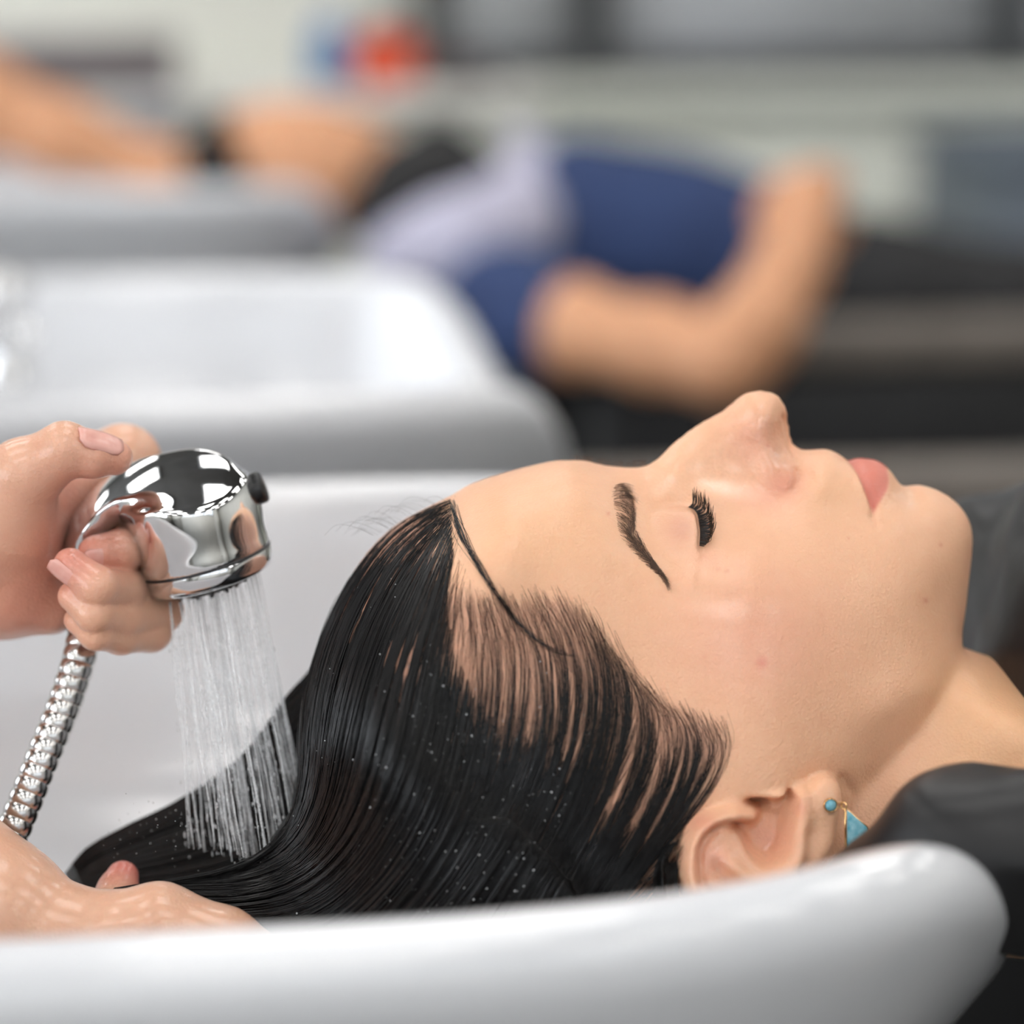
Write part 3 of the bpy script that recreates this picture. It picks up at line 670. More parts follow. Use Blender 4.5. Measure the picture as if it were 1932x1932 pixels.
# ------------------------------------------------------------------ the client in front
client = empty('person', to_world([60, -140, 0]))
tag(client, 'person lying back with closed eyes, wet black hair and a turquoise earring', 'person')
me = mesh_np('body', to_world(HV), HQ)
ca = me.color_attributes.new('tint', 'FLOAT_COLOR', 'POINT')
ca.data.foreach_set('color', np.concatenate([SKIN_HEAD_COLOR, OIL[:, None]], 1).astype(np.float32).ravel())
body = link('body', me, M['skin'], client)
# ------------------------------------------------------------------ wet hair
from mathutils.bvhtree import BVHTree
# dense mass: an offset of the skull, joined to the locks that run into the basin
HG = 1.6
st = 2
F2c = F2[::st, ::st]; Hc = H[::st, ::st]; GMc = GM[::st, ::st]
gxc, gyc = GX[::st], GY[::st]
XXc, YYc = np.meshgrid(gxc, gyc, indexing='ij')
pxc, pyc = to_px(np.stack([XXc, YYc, HB[::st, ::st]], -1))
dense = np.array([(836,928),(812,970),(784,1015),(775,1090),(786,1170),(818,1260),(868,1345),(930,1430),(1000,1510),(1070,1580),(1120,1640),(1140,1690),(1140,1750),(1120,1960),(500,1960),(430,1400),(500,1150),(700,900)], float)
din = inside(pxc, pyc, dense)
ddn, _, _ = curve_d(pxc, pyc, [tuple(p) for p in dense[:14]], 300)
ddn = np.minimum(ddn, 200)
tm = np.where(din, ddn, -ddn)
thick = np.clip(-1.6+sstep(tm, -14, 90)*4.8, -1.6, 3.2)
thick = np.where(pxc > 1165, -4.0, thick)
thick = np.where(pyc > 1500, np.maximum(thick, np.where(din, 3.2, thick)), thick)
def L3(px, py, h): return loc(np.array(float(px)), np.array(float(py)), np.array(float(h)))
LK = [[(L3(690,1520,10), 24), (L3(610,1610,14), 19), (L3(520,1688,18), 12.0), (L3(430,1697,20), 11.2), (L3(340,1694,22), 7.5), (L3(262,1692,23), 4.6), (L3(195,1694,23), 2.5)],
      [(L3(720,1640,25), 26), (L3(600,1720,26), 18), (L3(480,1745,26), 12), (L3(380,1740,26), 8), (L3(300,1725,25), 5)]]
glo = np.array([loc(np.array(100.), np.array(1500.), np.array(0.))[0]-5, gyc[0]-2, -92.0])
zc = np.arange(-92, 93, HG)
x_ext = np.arange(glo[0], gxc[0], HG)[::-1]
nxe = int((gxc[0]-glo[0])/HG)
GXh = gxc[0]-HG*np.arange(nxe, 0, -1); GXh = np.concatenate([GXh, gxc])
nback = int((loc(np.array(1290.), np.array(1500.), np.array(60.))[0]-gxc[0])/HG)
GXh = GXh[:nxe+nback]
Dh = np.full((len(GXh), len(gyc), len(zc)), -40.0, np.float32)
Fm = F2c[:nback]; D_head = (Fm[:, :, None]-(zc**2)[None, None])/np.sqrt(np.minimum(GMc[:nback], 4e4)[:, :, None]+4*(zc**2)[None, None]+1.0)
Dh[nxe:] = D_head+thick[:nback][:, :, None]
gg = np.stack(np.meshgrid(GXh, gyc, zc, indexing='ij'), -1)
sel = (gg[..., 0] < L3(800, 1500, 0)[0]) & (gg[..., 1] < L3(700, 1440, 0)[1]) & (np.abs(gg[..., 2]-18) < 60)
pp = gg[sel]
q = pp.copy(); q[:, 2] = 20+(q[:, 2]-20)*0.8
dlk = np.minimum(chain(q, LK[0], 6), chain(q, LK[1], 6))
Dh[sel] = -smin(-Dh[sel], dlk, 16.0)
del gg
VH, QH = nets(Dh, (GXh[0], gyc[0], zc[0]), HG)
VH = smooth_verts(VH, QH, 3)
VHW = to_world(VH)
hair = link('hair', mesh_np('hair', VHW, QH), M['scalp_hair'], client)
hair['label'] = 'wet black hair swept back into the basin'
# far sheet of hair hanging behind
top = spline([(640,1180),(585,1262),(540,1312),(452,1428),(330,1512),(240,1556),(160,1602),(122,1648)], 60)
bot = spline([(760,1500),(680,1580),(600,1640),(500,1690),(400,1705),(300,1706),(220,1705),(150,1700)], 60)
nv = 14; Vs = []
for side in (0, 1):
    for i in range(60):
        s = i/59
        for j in range(nv):
            v = j/(nv-1); pxy = top[i]*(1-v)+bot[i]*v
            hgt = -34-16*s*0+26*math.sin(v*math.pi*0.5)**1.0 - (0 if side == 0 else 5*math.sin(math.pi*min(1, v*0.9+0.1))+1.0)
            Vs.append(L3(pxy[0], pxy[1], hgt))
Vs = np.array(Vs); i = np.arange(59)[:, None]*nv; j = np.arange(nv-1)[None]
Fa = np.stack([i+j, i+nv+j, i+nv+j+1, i+j+1], -1).reshape(-1, 4); Fb = Fa[:, ::-1]+60*nv
ring = [k*nv for k in range(60)]+[59*nv+k for k in range(1, nv)]+[k*nv+nv-1 for k in range(58, -1, -1)]+[k for k in range(nv-2, 0, -1)]
Fc = np.array([[ring[k], ring[(k+1) % len(ring)], ring[(k+1) % len(ring)]+60*nv, ring[k]+60*nv] for k in range(len(ring))])[:, ::-1]
link('hair_sheet', mesh_np('hair_sheet', to_world(Vs), np.concatenate([Fa, Fb, Fc])), M['scalp_hair'], hair)
# rays from the lens position find where a strand lies on the scalp or on the mass
BV = BVHTree.FromPolygons([tuple(v) for v in np.concatenate([to_world(HV), VHW])], [tuple(f) for f in HQ.tolist()]+[tuple(f) for f in (QH+len(HV)).tolist()], epsilon=0.0)
def cast(pxy):
    """points on the surface for pixels (N,S,2); misses keep the depth of their neighbour"""
    N, S, _ = pxy.shape; out = np.zeros((N, S, 3)); okm = np.zeros((N, S), bool); nrm = np.zeros((N, S, 3))
    o = Vector(CAM)
    dirs = RT*((pxy[..., 0:1]-966)/FPX)+UP*(-(pxy[..., 1:2]-966)/FPX)-BK
    dirs /= np.linalg.norm(dirs, axis=-1, keepdims=True)
    dist = np.full((N, S), np.nan)
    for a in range(N):
        for b in range(S):
            r = BV.ray_cast(o, Vector(dirs[a, b]), 1.4)
            if r[0] is not None:
                dist[a, b] = r[3]; okm[a, b] = True; nrm[a, b] = r[1]
    for a in range(N):
        if okm[a].any():
            g = np.nonzero(okm[a])[0]
            dist[a] = np.interp(np.arange(S), g, dist[a, g])
    return CAM+dirs*dist[..., None], okm, nrm
GD = [[(852,938),(780,958),(705,1014),(648,1086),(605,1172),(576,1275),(566,1370),(570,1470),(556,1545),(515,1600),(440,1636),(330,1656),(215,1675)],
 [(852,960),(800,1000),(740,1060),(690,1150),(650,1260),(625,1370),(612,1480),(588,1565),(540,1625),(450,1656),(330,1670),(215,1682)],
 [(852,985),(815,1050),(775,1140),(735,1240),(705,1350),(678,1470),(640,1575),(575,1650),(470,1685),(350,1685),(230,1690)],
 [(855,1030),(837,1100),(812,1190),(785,1300),(760,1420),(720,1530),(655,1635),(570,1705),(450,1722),(340,1712)],
 [(864,1085),(858,1160),(845,1250),(825,1360),(795,1480),(745,1590),(670,1690),(570,1755),(450,1760)],
 [(890,1130),(902,1210),(902,1310),(885,1420),(850,1530),(790,1640),(700,1740),(600,1790)],
 [(940,1125),(972,1215),(980,1320),(963,1440),(915,1550),(850,1660),(765,1750),(680,1800)],
 [(1005,1120),(1044,1215),(1056,1330),(1035,1450),(985,1560),(910,1680),(830,1790)],
 [(1075,1125),(1115,1215),(1130,1320),(1108,1440),(1060,1550),(990,1670),(905,1800)],
 [(1130,1175),(1160,1255),(1170,1340),(1150,1440),(1105,1550),(1040,1670),(965,1800)],
 [(1190,1275),(1228,1340),(1232,1420),(1195,1525),(1130,1640),(1040,1790)],
 [(1265,1325),(1300,1390),(1288,1475),(1228,1590),(1150,1700),(1090,1800)],
 [(1362,1362),(1376,1415),(1350,1475),(1282,1562),(1210,1652),(1150,1745),(1115,1810)]]
NS = 22
GS = np.array([spline(g, 64) for g in GD])
def guide(u):
    u = np.clip(u, 0, len(GD)-1.001); i = u.astype(int); f = (u-i)[:, None, None]
    return GS[i]*(1-f)+GS[i+1]*f
def resample(c, s0, s1, n):
    t = s0[:, None]+(s1-s0)[:, None]*np.linspace(0, 1, n)[None]
    x = t*63; i = np.clip(x.astype(int), 0, 62); f = (x-i)[..., None]
    a = np.arange(len(c))[:, None]
    return c[a, i]*(1-f)+c[a, i+1]*f
def make_strands(u, s0, s1, lift0, lift1, rad, jitter, name, m, parent, ns=NS, conv=None, wob=1.5, taper0=.35):
    """lifted strands along the guide field; conv pulls each one towards its clump from root to tip"""
    N = len(u); c = resample(guide(u), s0, s1, ns)
    if conv is not None:
        c2 = resample(guide(conv[0]), s0, s1, ns); w = np.interp(np.linspace(0, 1, ns), [0, .35, 1], [0, conv[1], conv[1]])[None, :, None]
        c = c*(1-w)+c2*w
    ph = np.random.rand(N, 1)*6.28; tt = np.linspace(0, 1, ns)[None]
    amp = np.random.randn(N, 1)*wob
    c[..., 0] += amp*np.sin(ph+tt*5)+np.random.randn(N, 1)*jitter
    c[..., 1] += np.random.randn(N, 1)*jitter
    pts, okm, nr = cast(c)
    keep = okm.mean(1) > 0.6
    pts = pts[keep]; okm = okm[keep]; rad = rad[keep]
    Lf = (lift0[keep, None]*(1-tt)+lift1[keep, None]*tt)
    dirs = CAM-pts; dirs /= np.linalg.norm(dirs, axis=-1, keepdims=True)
    n2 = np.where((nr[keep]*dirs).sum(-1, keepdims=True) < 0, -nr[keep], nr[keep])
    n2 = np.where(okm[..., None], n2, dirs)
    pts = pts+n2*Lf[..., None]*1e-3
    for k in range(3):   # even out depth steps along a strand
        pts[:, 1:-1] = pts[:, 1:-1]*0.4+0.3*(pts[:, :-2]+pts[:, 2:])
    R = rad[:, None]*1e-3*np.interp(np.linspace(0, 1, ns), [0, .25, .8, 1], [taper0, 1, 1, .5])[None]
    Vv, Ff = strands_np(pts, R, 3)
    o = link(name, mesh_np(name, Vv, Ff), m, parent); o['kind'] = 'stuff'
    return o
rng = np.random.RandomState(3)
def locks(u, lo_, hi_, n):
    """random wet locks: the centre of each strand's lock and how far out it lies (0 centre .. 1 edge)"""
    bd = np.concatenate([[lo_], np.sort(lo_+rng.rand(n-1)*(hi_-lo_)), [hi_]])
    i = np.clip(np.searchsorted(bd, u)-1, 0, n-1); c = (bd[i]+bd[i+1])/2; hw = np.maximum((bd[i+1]-bd[i])/2, 1e-3)
    hgt = rng.rand(n)[i]
    return c, np.abs(u-c)/hw, hgt, i
# dense part: raised wet locks of many strands
N = 5600
u = rng.rand(N)**0.9*6.8; c_, e_, g_, li = locks(u, 0, 6.8, 70)
s0 = np.where(u < 3.3, np.where(rng.rand(N) < .45, rng.rand(N)**1.5*0.16, rng.rand(N)*0.62), np.clip((u-2.8)*.11, 0, .34)+rng.rand(N)*0.42)
up_ = (1-np.clip(e_, 0, 1)**2)
make_strands(u, s0, np.minimum(1, s0+0.35+rng.rand(N)*0.6), 0.1+rng.rand(N)*.3, 0.2+rng.rand(N)*.25+up_*(0.5+1.5*g_), 0.12+rng.rand(N)*0.12, 1.0, 'hair_strands', M['hair'], hair, conv=(c_+(u-c_)*.45, 1.0), wob=1.0)
# lower flank
N = 2700
u = 5.6+rng.rand(N)**1.15*6.2; c_, e_, g_, li = locks(u, 5.6, 11.8, 52)
s0 = np.clip(.34+(u-5.6)*.035, .34, .5)+rng.rand(N)*.32; up_ = (1-np.clip(e_, 0, 1)**2)
make_strands(u, s0, np.minimum(1, s0+0.3+rng.rand(N)*0.5), 0.1+rng.rand(N)*.3, 0.2+rng.rand(N)*.25+up_*(0.4+1.3*g_), 0.12+rng.rand(N)*0.12, 1.5, 'hair_strands', M['hair'], hair, conv=(c_+(u-c_)*.4, 1.0), wob=1.0)
# temple: fine sparse roots joining into dark wet locks over bare skin
N = 2300
u = 3.3+rng.rand(N)**.72*8.6; c_, e_, g_, li = locks(u, 3.3, 11.95, 62)
dr = rng.randn(62)*0.10                      # locks drift sideways and cross
s0 = rng.rand(N)**0.8*0.34+np.abs(rng.randn(62))[li]*.05; s1 = np.minimum(1, s0+.40+rng.rand(N)*.3)
make_strands(u, s0, s1, 0.02+rng.rand(N)*.1, 0.3+rng.rand(N)*.5+g_*.8, 0.030+rng.rand(N)**1.5*0.075, 3.0, 'temple_strands', M['hair'], hair, conv=(c_+dr[li]+rng.randn(N)*.022, .96), wob=2.5, taper0=.2)
N = 700                                      # single hairs that lie across
u = 3.0+rng.rand(N)*8.8; s0 = rng.rand(N)*.4
make_strands(u, s0, np.minimum(1, s0+.12+rng.rand(N)*.25), 0.02+rng.rand(N)*.1, 0.2+rng.rand(N)*.4, 0.022+rng.rand(N)*0.03, 5.0, 'temple_strands', M['baby_hair'], hair, conv=(u+rng.randn(N)*.35, .9), wob=4, taper0=.5, ns=14)
# strands behind the ear
nb_ = []
for k in range(150):
    t_ = rng.rand(); p0_ = np.array([1292-t_*24+rng.randn()*4, 1545+t_*140]); 
    nb_.append(spline([p0_, p0_+np.array([-12, 26]), p0_+np.array([-40-10*rng.rand(), 70]), p0_+np.array([-95-20*rng.rand(), 130])]+rng.randn(4, 2)*3, 14))
nb_ = np.array(nb_); pts, okm, nr = cast(nb_); dirs = CAM-pts; dirs /= np.linalg.norm(dirs, axis=-1, keepdims=True)
for k in range(3): pts[:, 1:-1] = pts[:, 1:-1]*0.4+0.3*(pts[:, :-2]+pts[:, 2:])
Vv, Ff = strands_np(pts+dirs*(0.0002+0.0008*rng.rand(150, 1, 1)), np.full((150, 14), 0.07e-3)*np.linspace(.4, 1.2, 14)[None], 3)
o = link('nape_strands', mesh_np('nape_strands', Vv, Ff), M['hair'], hair); o['kind'] = 'stuff'
# downy hair along the hairline
N = 420
u = 2+rng.rand(N)*10.0; s0 = np.zeros(N)
make_strands(u, s0, s0+.10+rng.rand(N)*.14, 0.02+rng.rand(N)*.1, 0.2+rng.rand(N)*.5, 0.028+rng.rand(N)*0.03, 9, 'downy_strands', M['baby_hair'], hair, ns=12, wob=5, taper0=.7)
# the long wisp from the hairline peak across the temple
wis = []
for k in range(26):
    a = spline(np.array([(850,945),(868,1000),(905,1072),(950,1140),(995,1195),(1050,1230),(1105,1243)])+rng.randn(7, 2)*np.array([5, 5])*np.linspace(1, .35, 7)[:, None], NS)
    e = int(NS*(0.6+0.4*rng.rand())); wis.append(resample(a[None].repeat(1, 0)[:, np.clip((np.arange(64)*(e-1)/63).astype(int), 0, NS-1)], np.array([0.]), np.array([1.]), NS)[0])
wis = np.array(wis); pts, okm, nr = cast(wis); dirs = CAM-pts; dirs /= np.linalg.norm(dirs, axis=-1, keepdims=True)
Vv, Ff = strands_np(pts+dirs*(0.2+0.8*rng.rand(26, 1, 1))*1e-3, np.full((26, NS), 0.08e-3)*np.linspace(1, .5, NS)[None], 3)
o = link('hair_wisp', mesh_np('hair_wisp', Vv, Ff), M['hair'], hair); o['kind'] = 'stuff'
# flyaways above the crown
fl = []
for k in range(22):
    x0 = 700+rng.rand()*150; y0 = 1010-(x0-700)*0.47+rng.rand()*8
    ln = 30+rng.rand()*70; a = math.radians(150+rng.rand()*70)
    p = np.array([x0, y0]); d = np.array([math.cos(a), -abs(math.sin(a))*0.6])
    c = [p, p+d*ln*.4+np.array([0, -6]), p+d*ln*.8+np.array([0, 0]), p+d*ln+np.array([-4, ln*.25])]
    c = spline(c, 12); hh = rng.randn()*8
    fl.append(to_world(loc(c[:, 0], c[:, 1], np.full(12, hh))))
fl = np.array(fl); Vv, Ff = strands_np(fl, np.full((22, 12), 0.045e-3)*np.linspace(1, .6, 12)[None], 3)
o = link('flyaway_strands', mesh_np('flyaway_strands', Vv, Ff), M['hair'], hair); o['kind'] = 'stuff'
# strands of the far sheet
N = 260; v0 = rng.rand(N); c = top[None]*(1-v0[:, None, None])+bot[None]*v0[:, None, None]; c = c[:, ::3]
hg = -34+26*np.sin(v0*np.pi/2)+0.8
ptsf = np.array([to_world(loc(c[k, :, 0], c[k, :, 1], np.full(c.shape[1], hg[k]))) for k in range(N)])
Vv, Ff = strands_np(ptsf, np.full(ptsf.shape[:2], 0.2e-3), 3)
o = link('sheet_strands', mesh_np('sheet_strands', Vv, Ff), M['hair'], hair); o['kind'] = 'stuff'
# ------------------------------------------------------------------ eyebrow, lashes
BVs = BV
sp = spline([(1168,914),(1172,930),(1177,947),(1181,976),(1184,1000),(1197,1023),(1214,1046),(1231,1066),(1251,1090),(1260,1114)], 100)
tn = np.gradient(sp, axis=0); tn /= np.linalg.norm(tn, axis=1, keepdims=True); nm = np.stack([tn[:, 1], -tn[:, 0]], 1)   # nm points to the lid side
wd = np.interp(np.linspace(0, 1, 100), [0, .06, .2, .35, .5, .65, .8, .92, 1], [9, 19, 21, 18, 15, 11, 7, 4, 1.2])
N = 1000; br = []
for k in range(N):
    i = int(rng.rand()**1.05*92); off = (rng.rand()*2-1)
    p = sp[i]+nm[i]*wd[i]*off
    s = i/99
    # hairs rise towards the brow's middle and lean to the tail
    side = -off*0.9+ (0.55 if s < .3 else 0.15)
    d = tn[i]*(0.25 if s < .12 else 0.9)+nm[i]*side*(1.0 if s < .4 else .45); d /= np.linalg.norm(d)
    ln = (20+14*rng.rand())*(1.0 if s < .75 else 0.8)
    cv = tn[i]*ln*0.35
    br.append(spline([p, p+d*ln*.5, p+d*ln*.85+cv*.6], 7))
br = np.array(br)+rng.randn(N, 1, 2)*1.0
pts, okm, nr = cast(br); dirs = CAM-pts; dirs /= np.linalg.norm(dirs, axis=-1, keepdims=True)
n2 = nr; n2 = np.where((nr*dirs).sum(-1, keepdims=True) < 0, -nr, nr)
pts = pts+n2*(np.linspace(0.0, 0.9, 7)[None, :, None])*1e-3*(0.4+rng.rand(N, 1, 1))
Vv, Ff = strands_np(pts, np.full((N, 7), 0.037e-3)*np.linspace(1.1, .4, 7)[None], 3)
eb = link('eyebrow', mesh_np('eyebrow', Vv, Ff), M['brow'], client); eb['kind'] = 'stuff'
# the far eyebrow's hairs stand just over the brow ridge
fb = []
for k in range(90):
    x = 1085+rng.rand()*135; y = np.interp(x, [1048,1096,1145,1193,1217], [870,868.5,878.5,882,879.5])
    b0 = loc(np.array(x), np.array(y+1.5), np.array(-9-rng.rand()*8)); ln = 1.0+rng.rand()*1.5
    fb.append([b0, b0+np.array([0.25*rng.randn(), ln*.6, -.1]), b0+np.array([.5*rng.randn(), ln, -.3])])
fb = to_world(np.array(fb)); Vv, Ff = strands_np(fb, np.full((90, 3), 0.06e-3), 3)
o = link('eyebrow', mesh_np('eyebrow', Vv, Ff), M['brow'], client); o['kind'] = 'stuff'
ls = spline(lash, 100); N = 120; la = []
for k in range(N):
    s = (k+rng.rand())/N; p = ls[int(s*99)]
    q = np.interp(s, [0, .2, .45, .7, .9, 1], [0, 1, 2, 3, 4, 5])
    dx = np.interp(q, range(6), [7, 14, 26, 29, 22, 8])*(0.75+0.4*rng.rand()); dy = np.interp(q, range(6), [-36, -38, -30, -24, -12, -3])*(0.75+0.4*rng.rand())
    a = p+np.array([1.0, 0]); b = p+np.array([dx*.75+3, dy*.30+2]); t_ = p+np.array([dx+rng.randn()*2.0, dy+rng.randn()*2.5])
    la.append(np.concatenate([spline([a, b, t_], 9), np.full((9, 1), s)], 1))
la = np.array(la); r0, okm, _ = cast(la[:, :1, :2])
rl = (r0[:, 0]-H0)@HM*1000
ptl = np.zeros((N, 9, 3))
for k in range(N):
    hh = rl[k, 2]+np.linspace(0.1, 3.2+2.0*la[k, 0, 2], 9)
    ptl[k] = to_world(loc(la[k, :, 0], la[k, :, 1], hh))
Vv, Ff = strands_np(ptl, np.full((N, 9), 0.105e-3)*np.interp(np.linspace(0, 1, 9), [0, .5, 1], [1.2, 1, .3])[None], 4)
o = link('eyelashes', mesh_np('eyelashes', Vv, Ff), M['lash'], client); o['kind'] = 'stuff'
# droplets on the wet hair
dr_ = []
DN = 420
uu = rng.rand(DN)*8; c = guide(uu); ii = (rng.rand(DN)**.8*48+10).astype(int); dp = c[np.arange(DN), ii][:, None]
pts, okm, nr = cast(dp)
bm = bmesh.new(); bmesh.ops.create_icosphere(bm, subdivisions=1, radius=1.0); iv = np.array([v.co[:] for v in bm.verts]); iF = np.array([[v.index for v in f.verts] for f in bm.faces]); bm.free()
prt = []
for k in range(DN):
    if not okm[k, 0]: continue
    d = CAM-pts[k, 0]; d /= np.linalg.norm(d)
    prt.append((pts[k, 0]+d*(0.0012+rng.rand()*0.0006)+iv*(0.00010+rng.rand()**4*0.00030), iF))
Vv, Ff = join_np(prt)
o = link('water_droplets', mesh_np('water_droplets', Vv, Ff), M['water'], None); tag(o, 'tiny water droplets caught in the wet black hair', 'droplets', kind='stuff')
print('hair', round(time.time()-_t0, 1))
# ------------------------------------------------------------------ shower head in the hand
SA = np.array([0, 0, .965])-RT*.26; SA /= np.linalg.norm(SA); SX = RT*.965+np.array([0, 0, .26]); SX /= np.linalg.norm(SX); SY = np.cross(SA, SX)
if SY[1] > 0: SY = -SY
S0 = P(396, 1082, 1.0)
SM = np.stack([SX, SY, SA], 1)
def shw(L): return S0+(np.asarray(L)/1000.0)@SM.T
def shower_sdf(p):
    q = np.linalg.norm(p[:, :2], axis=1)
    rr_ = 22.8-0.06*np.clip(p[:, 2]-8, 0, 40)
    dx = q-rr_+1.0; dz = np.abs(p[:, 2]-17)-12.0+1.0
    d1 = np.minimum(np.maximum(dx, dz), 0)+np.sqrt(np.maximum(dx, 0)**2+np.maximum(dz, 0)**2)-1.0
    d2 = ellipsoid(p, (1, 0, 22), (22, 20.5, 21))
    d = smin(d1, d2, 5)
    hd = chain(p, [((2, 0, 31), 12), ((-14, 0, 37), 10.5), ((-27, 0, 36.5), 9.0), ((-35, 0, 29), 8.4), ((-39.5, 0, 13), 8.2), ((-44.5, 0, -1), 7.2), ((-47, 0, -9), 6.2)], 3)
    d = smin(d, hd, 7)
    # spoon-shaped facet on top
    n = np.array([0.10, 0.42, 0.90]); n /= np.linalg.norm(n)
    pl_ = np.linalg.norm(p-(np.array([0, 5, 39.2])-n*58), axis=1)-58
    k = 1.2; h = np.clip(0.5-0.5*(pl_-d)/k, 0, 1)
    d = pl_*(1-h)+d*h+k*h*(1-h)
    return d
sh = empty('hand_shower', shw([0, 0, 0])); tag(sh, 'chrome hand shower head spraying water over the hair', 'shower head')
V, Q = sdf_mesh(shower_sdf, (-62, -26, -46), (28, 26, 48), 0.7, proj=3)
link('body', mesh_np('body', shw(V), Q), M['chrome'], sh)
def slathe(name, prof_, m, parent, o=(0, 0, 0), ax=(0, 0, 1), n=64):
    V, F = lathe_np(prof_, n, o, ax, (0, 1, 0)); return link(name, mesh_np(name, shw(V), F), m, parent)
slathe('spray_band', [(20.0, 5.0), (22.5, 5.0), (22.7, 4.6), (22.5, 0.5), (21.6, -1.6), (20.0, -2.2), (18.5, -2.0), (18, 0)], M['chrome'], sh)
slathe('seal_ring', [(22.4, 4.6), (22.95, 4.7), (23.0, 5.0), (22.95, 5.3), (22.4, 5.4)], M['black_plastic'], sh)
fc = slathe('spray_face', [(20.4, -1.9), (19, -2.6), (13.5, -3.0), (12.5, -4.6), (8, -5.2), (0, -5.4)], M['black_plastic'], sh)
NZ = []
for r_, c_ in ((3.5, 5), (8.5, 10), (14.5, 14)):
    for k in range(c_):
        a = 2*math.pi*k/c_+r_; NZ.append((r_*math.cos(a), r_*math.sin(a)))
nzm = None
for (x, y) in NZ:
    z = -5.2 if math.hypot(x, y) < 12 else -3.0
    if nzm is None:
        V, F = lathe_np([(0.9, 0.4), (0.85, -0.8), (0.6, -1.3), (0.3, -1.3)], 10); nzm = mesh_np('nozzle', (V/1000)@SM.T, F); nzm.materials.append(M['black_plastic']); nzm.polygons.foreach_set('use_smooth', np.ones(len(nzm.polygons), dtype=bool))
    o = bpy.data.objects.new('nozzle', nzm); col.objects.link(o); o.parent = fc; o.location = shw([x, y, z]); o.matrix_parent_inverse = Matrix.Identity(4)
    o.location = shw([x, y, z])-np.array(sh.location)+np.array(sh.location)
slathe('button', [(0.1, 0), (5.4, 0), (5.6, 0.6), (5.6, 4.6), (5.0, 5.4), (0.1, 5.6)], M['black_plastic'], sh, (21.0, 0, 24.0), (1, 0, .12), 32)
# hose
hc = spline([shw([-46.5, 0, -7]), P(150, 1240, .998), P(127, 1314, .995), P(83, 1425, .99), P(28, 1560, .985), P(-30, 1690, .98), P(-130, 1870, .98), P(-330, 2050, 1.0), P(-560, 1950, 1.05), P(-700, 1700, 1.08)], 1500)
sl_ = np.concatenate([[0], np.cumsum(np.linalg.norm(np.diff(hc, axis=0), axis=1))])
ph = (sl_ % 0.0047)/0.0047
rad = 0.0054+0.0006*np.sqrt(np.clip(np.sin(ph*np.pi), 0, 1))
V, F = tube_np(hc, rad, 20)
ho = link('shower_hose', mesh_np('shower_hose', V, F), M['steel'], None); tag(ho, 'ribbed metal shower hose hanging down from the gripping hand', 'hose')
# water jets
prt = []; rw = np.random.RandomState(5)
for k in range(74):
    a = rw.rand()*6.283; r_ = 17.0*math.sqrt(rw.rand()); x, y = r_*math.cos(a), r_*math.sin(a)
    p0 = shw([x, y, -4.5])
    ex_ = 396+ (x/17.0)*125+82; ey = 1625-abs(x-4)*1.5+rw.randn()*6
    sag = rw.randn()*2
    p1 = P(ex_+rw.randn()*6, ey, 0.995-y*0.0014)
    t = np.linspace(0, 1, 40)[:, None]
    pts = p0*(1-t)+p1*t; pts[:, 2] += 0.006*(t[:, 0]*(1-t[:, 0])); pts[:, 0] += 0.0004*np.sin(t[:, 0]*9+rw.rand()*6)
    rad = (0.00014+0.00024*rw.rand())*(1+0.35*np.sin(t[:, 0]*60+rw.rand()*6)*t[:, 0])
    prt.append(tube_np(pts, rad, 6))
for k in range(500):
    a = rw.rand()*6.283; r_ = 18.0*math.sqrt(rw.rand()); x, y = r_*math.cos(a), r_*math.sin(a); t = 0.15+rw.rand()*.85
    p0 = shw([x, y, -4.5]); p1 = P(396+(x/17.0)*120+78, 1620, 0.995-y*0.0014); c_ = p0*(1-t)+p1*t+rw.randn(3)*0.0006
    s_ = (0.00018+rw.rand()**2*0.0003); v = iv*s_; v = v+np.outer(v[:, 2], (p1-p0)/np.linalg.norm(p1-p0))*-2.0
    prt.append((c_+v, iF))
for k in range(170):
    c_ = P(190+rw.rand()*420, 1560+rw.randn()*35, .985+rw.randn()*.015); prt.append((c_+iv*(0.00012+rw.rand()**2*0.00022), iF))
V, F = join_np(prt)
wo = link('water_spray', mesh_np('water_spray', V, F), M['water'], None); tag(wo, 'fine jets of water falling from the chrome shower head onto the hair', 'water', kind='stuff')
# ------------------------------------------------------------------ the hairdresser: two arms reach in from the side, the body stands out of frame
def J(px, py, d, r): return (P(px, py, d), r)
fing = {
 'index': [J(232, 872, 1.034, .0108), J(288, 1005, 1.024, .0086), J(230, 1040, .990, .0073), J(183, 1046, .984, .0067)],
 'middle': [J(205, 965, 1.042, .0108), J(298, 1102, 1.014, .0082), J(232, 1115, .988, .0071), J(182, 1106, .972, .0066), J(133, 1066, .973, .0058)],
 'ring': [J(180, 1055, 1.040, .0105), J(302, 1152, 1.004, .0078), J(232, 1166, .987, .0066), J(178, 1158, .974, .0061), J(138, 1125, .977, .0052)],
 'little': [J(165, 1130, 1.034, .0100), J(284, 1190, 1.002, .0072), J(228, 1202, .989, .0058), J(180, 1196, .978, .0053), J(146, 1170, .981, .0046)],
 'thumb': [J(-5, 975, .985, .0190), J(45, 898, .978, .0120), J(122, 849, .973, .0093), J(175, 858, .974, .0076), J(216, 863, .977, .0061)]}
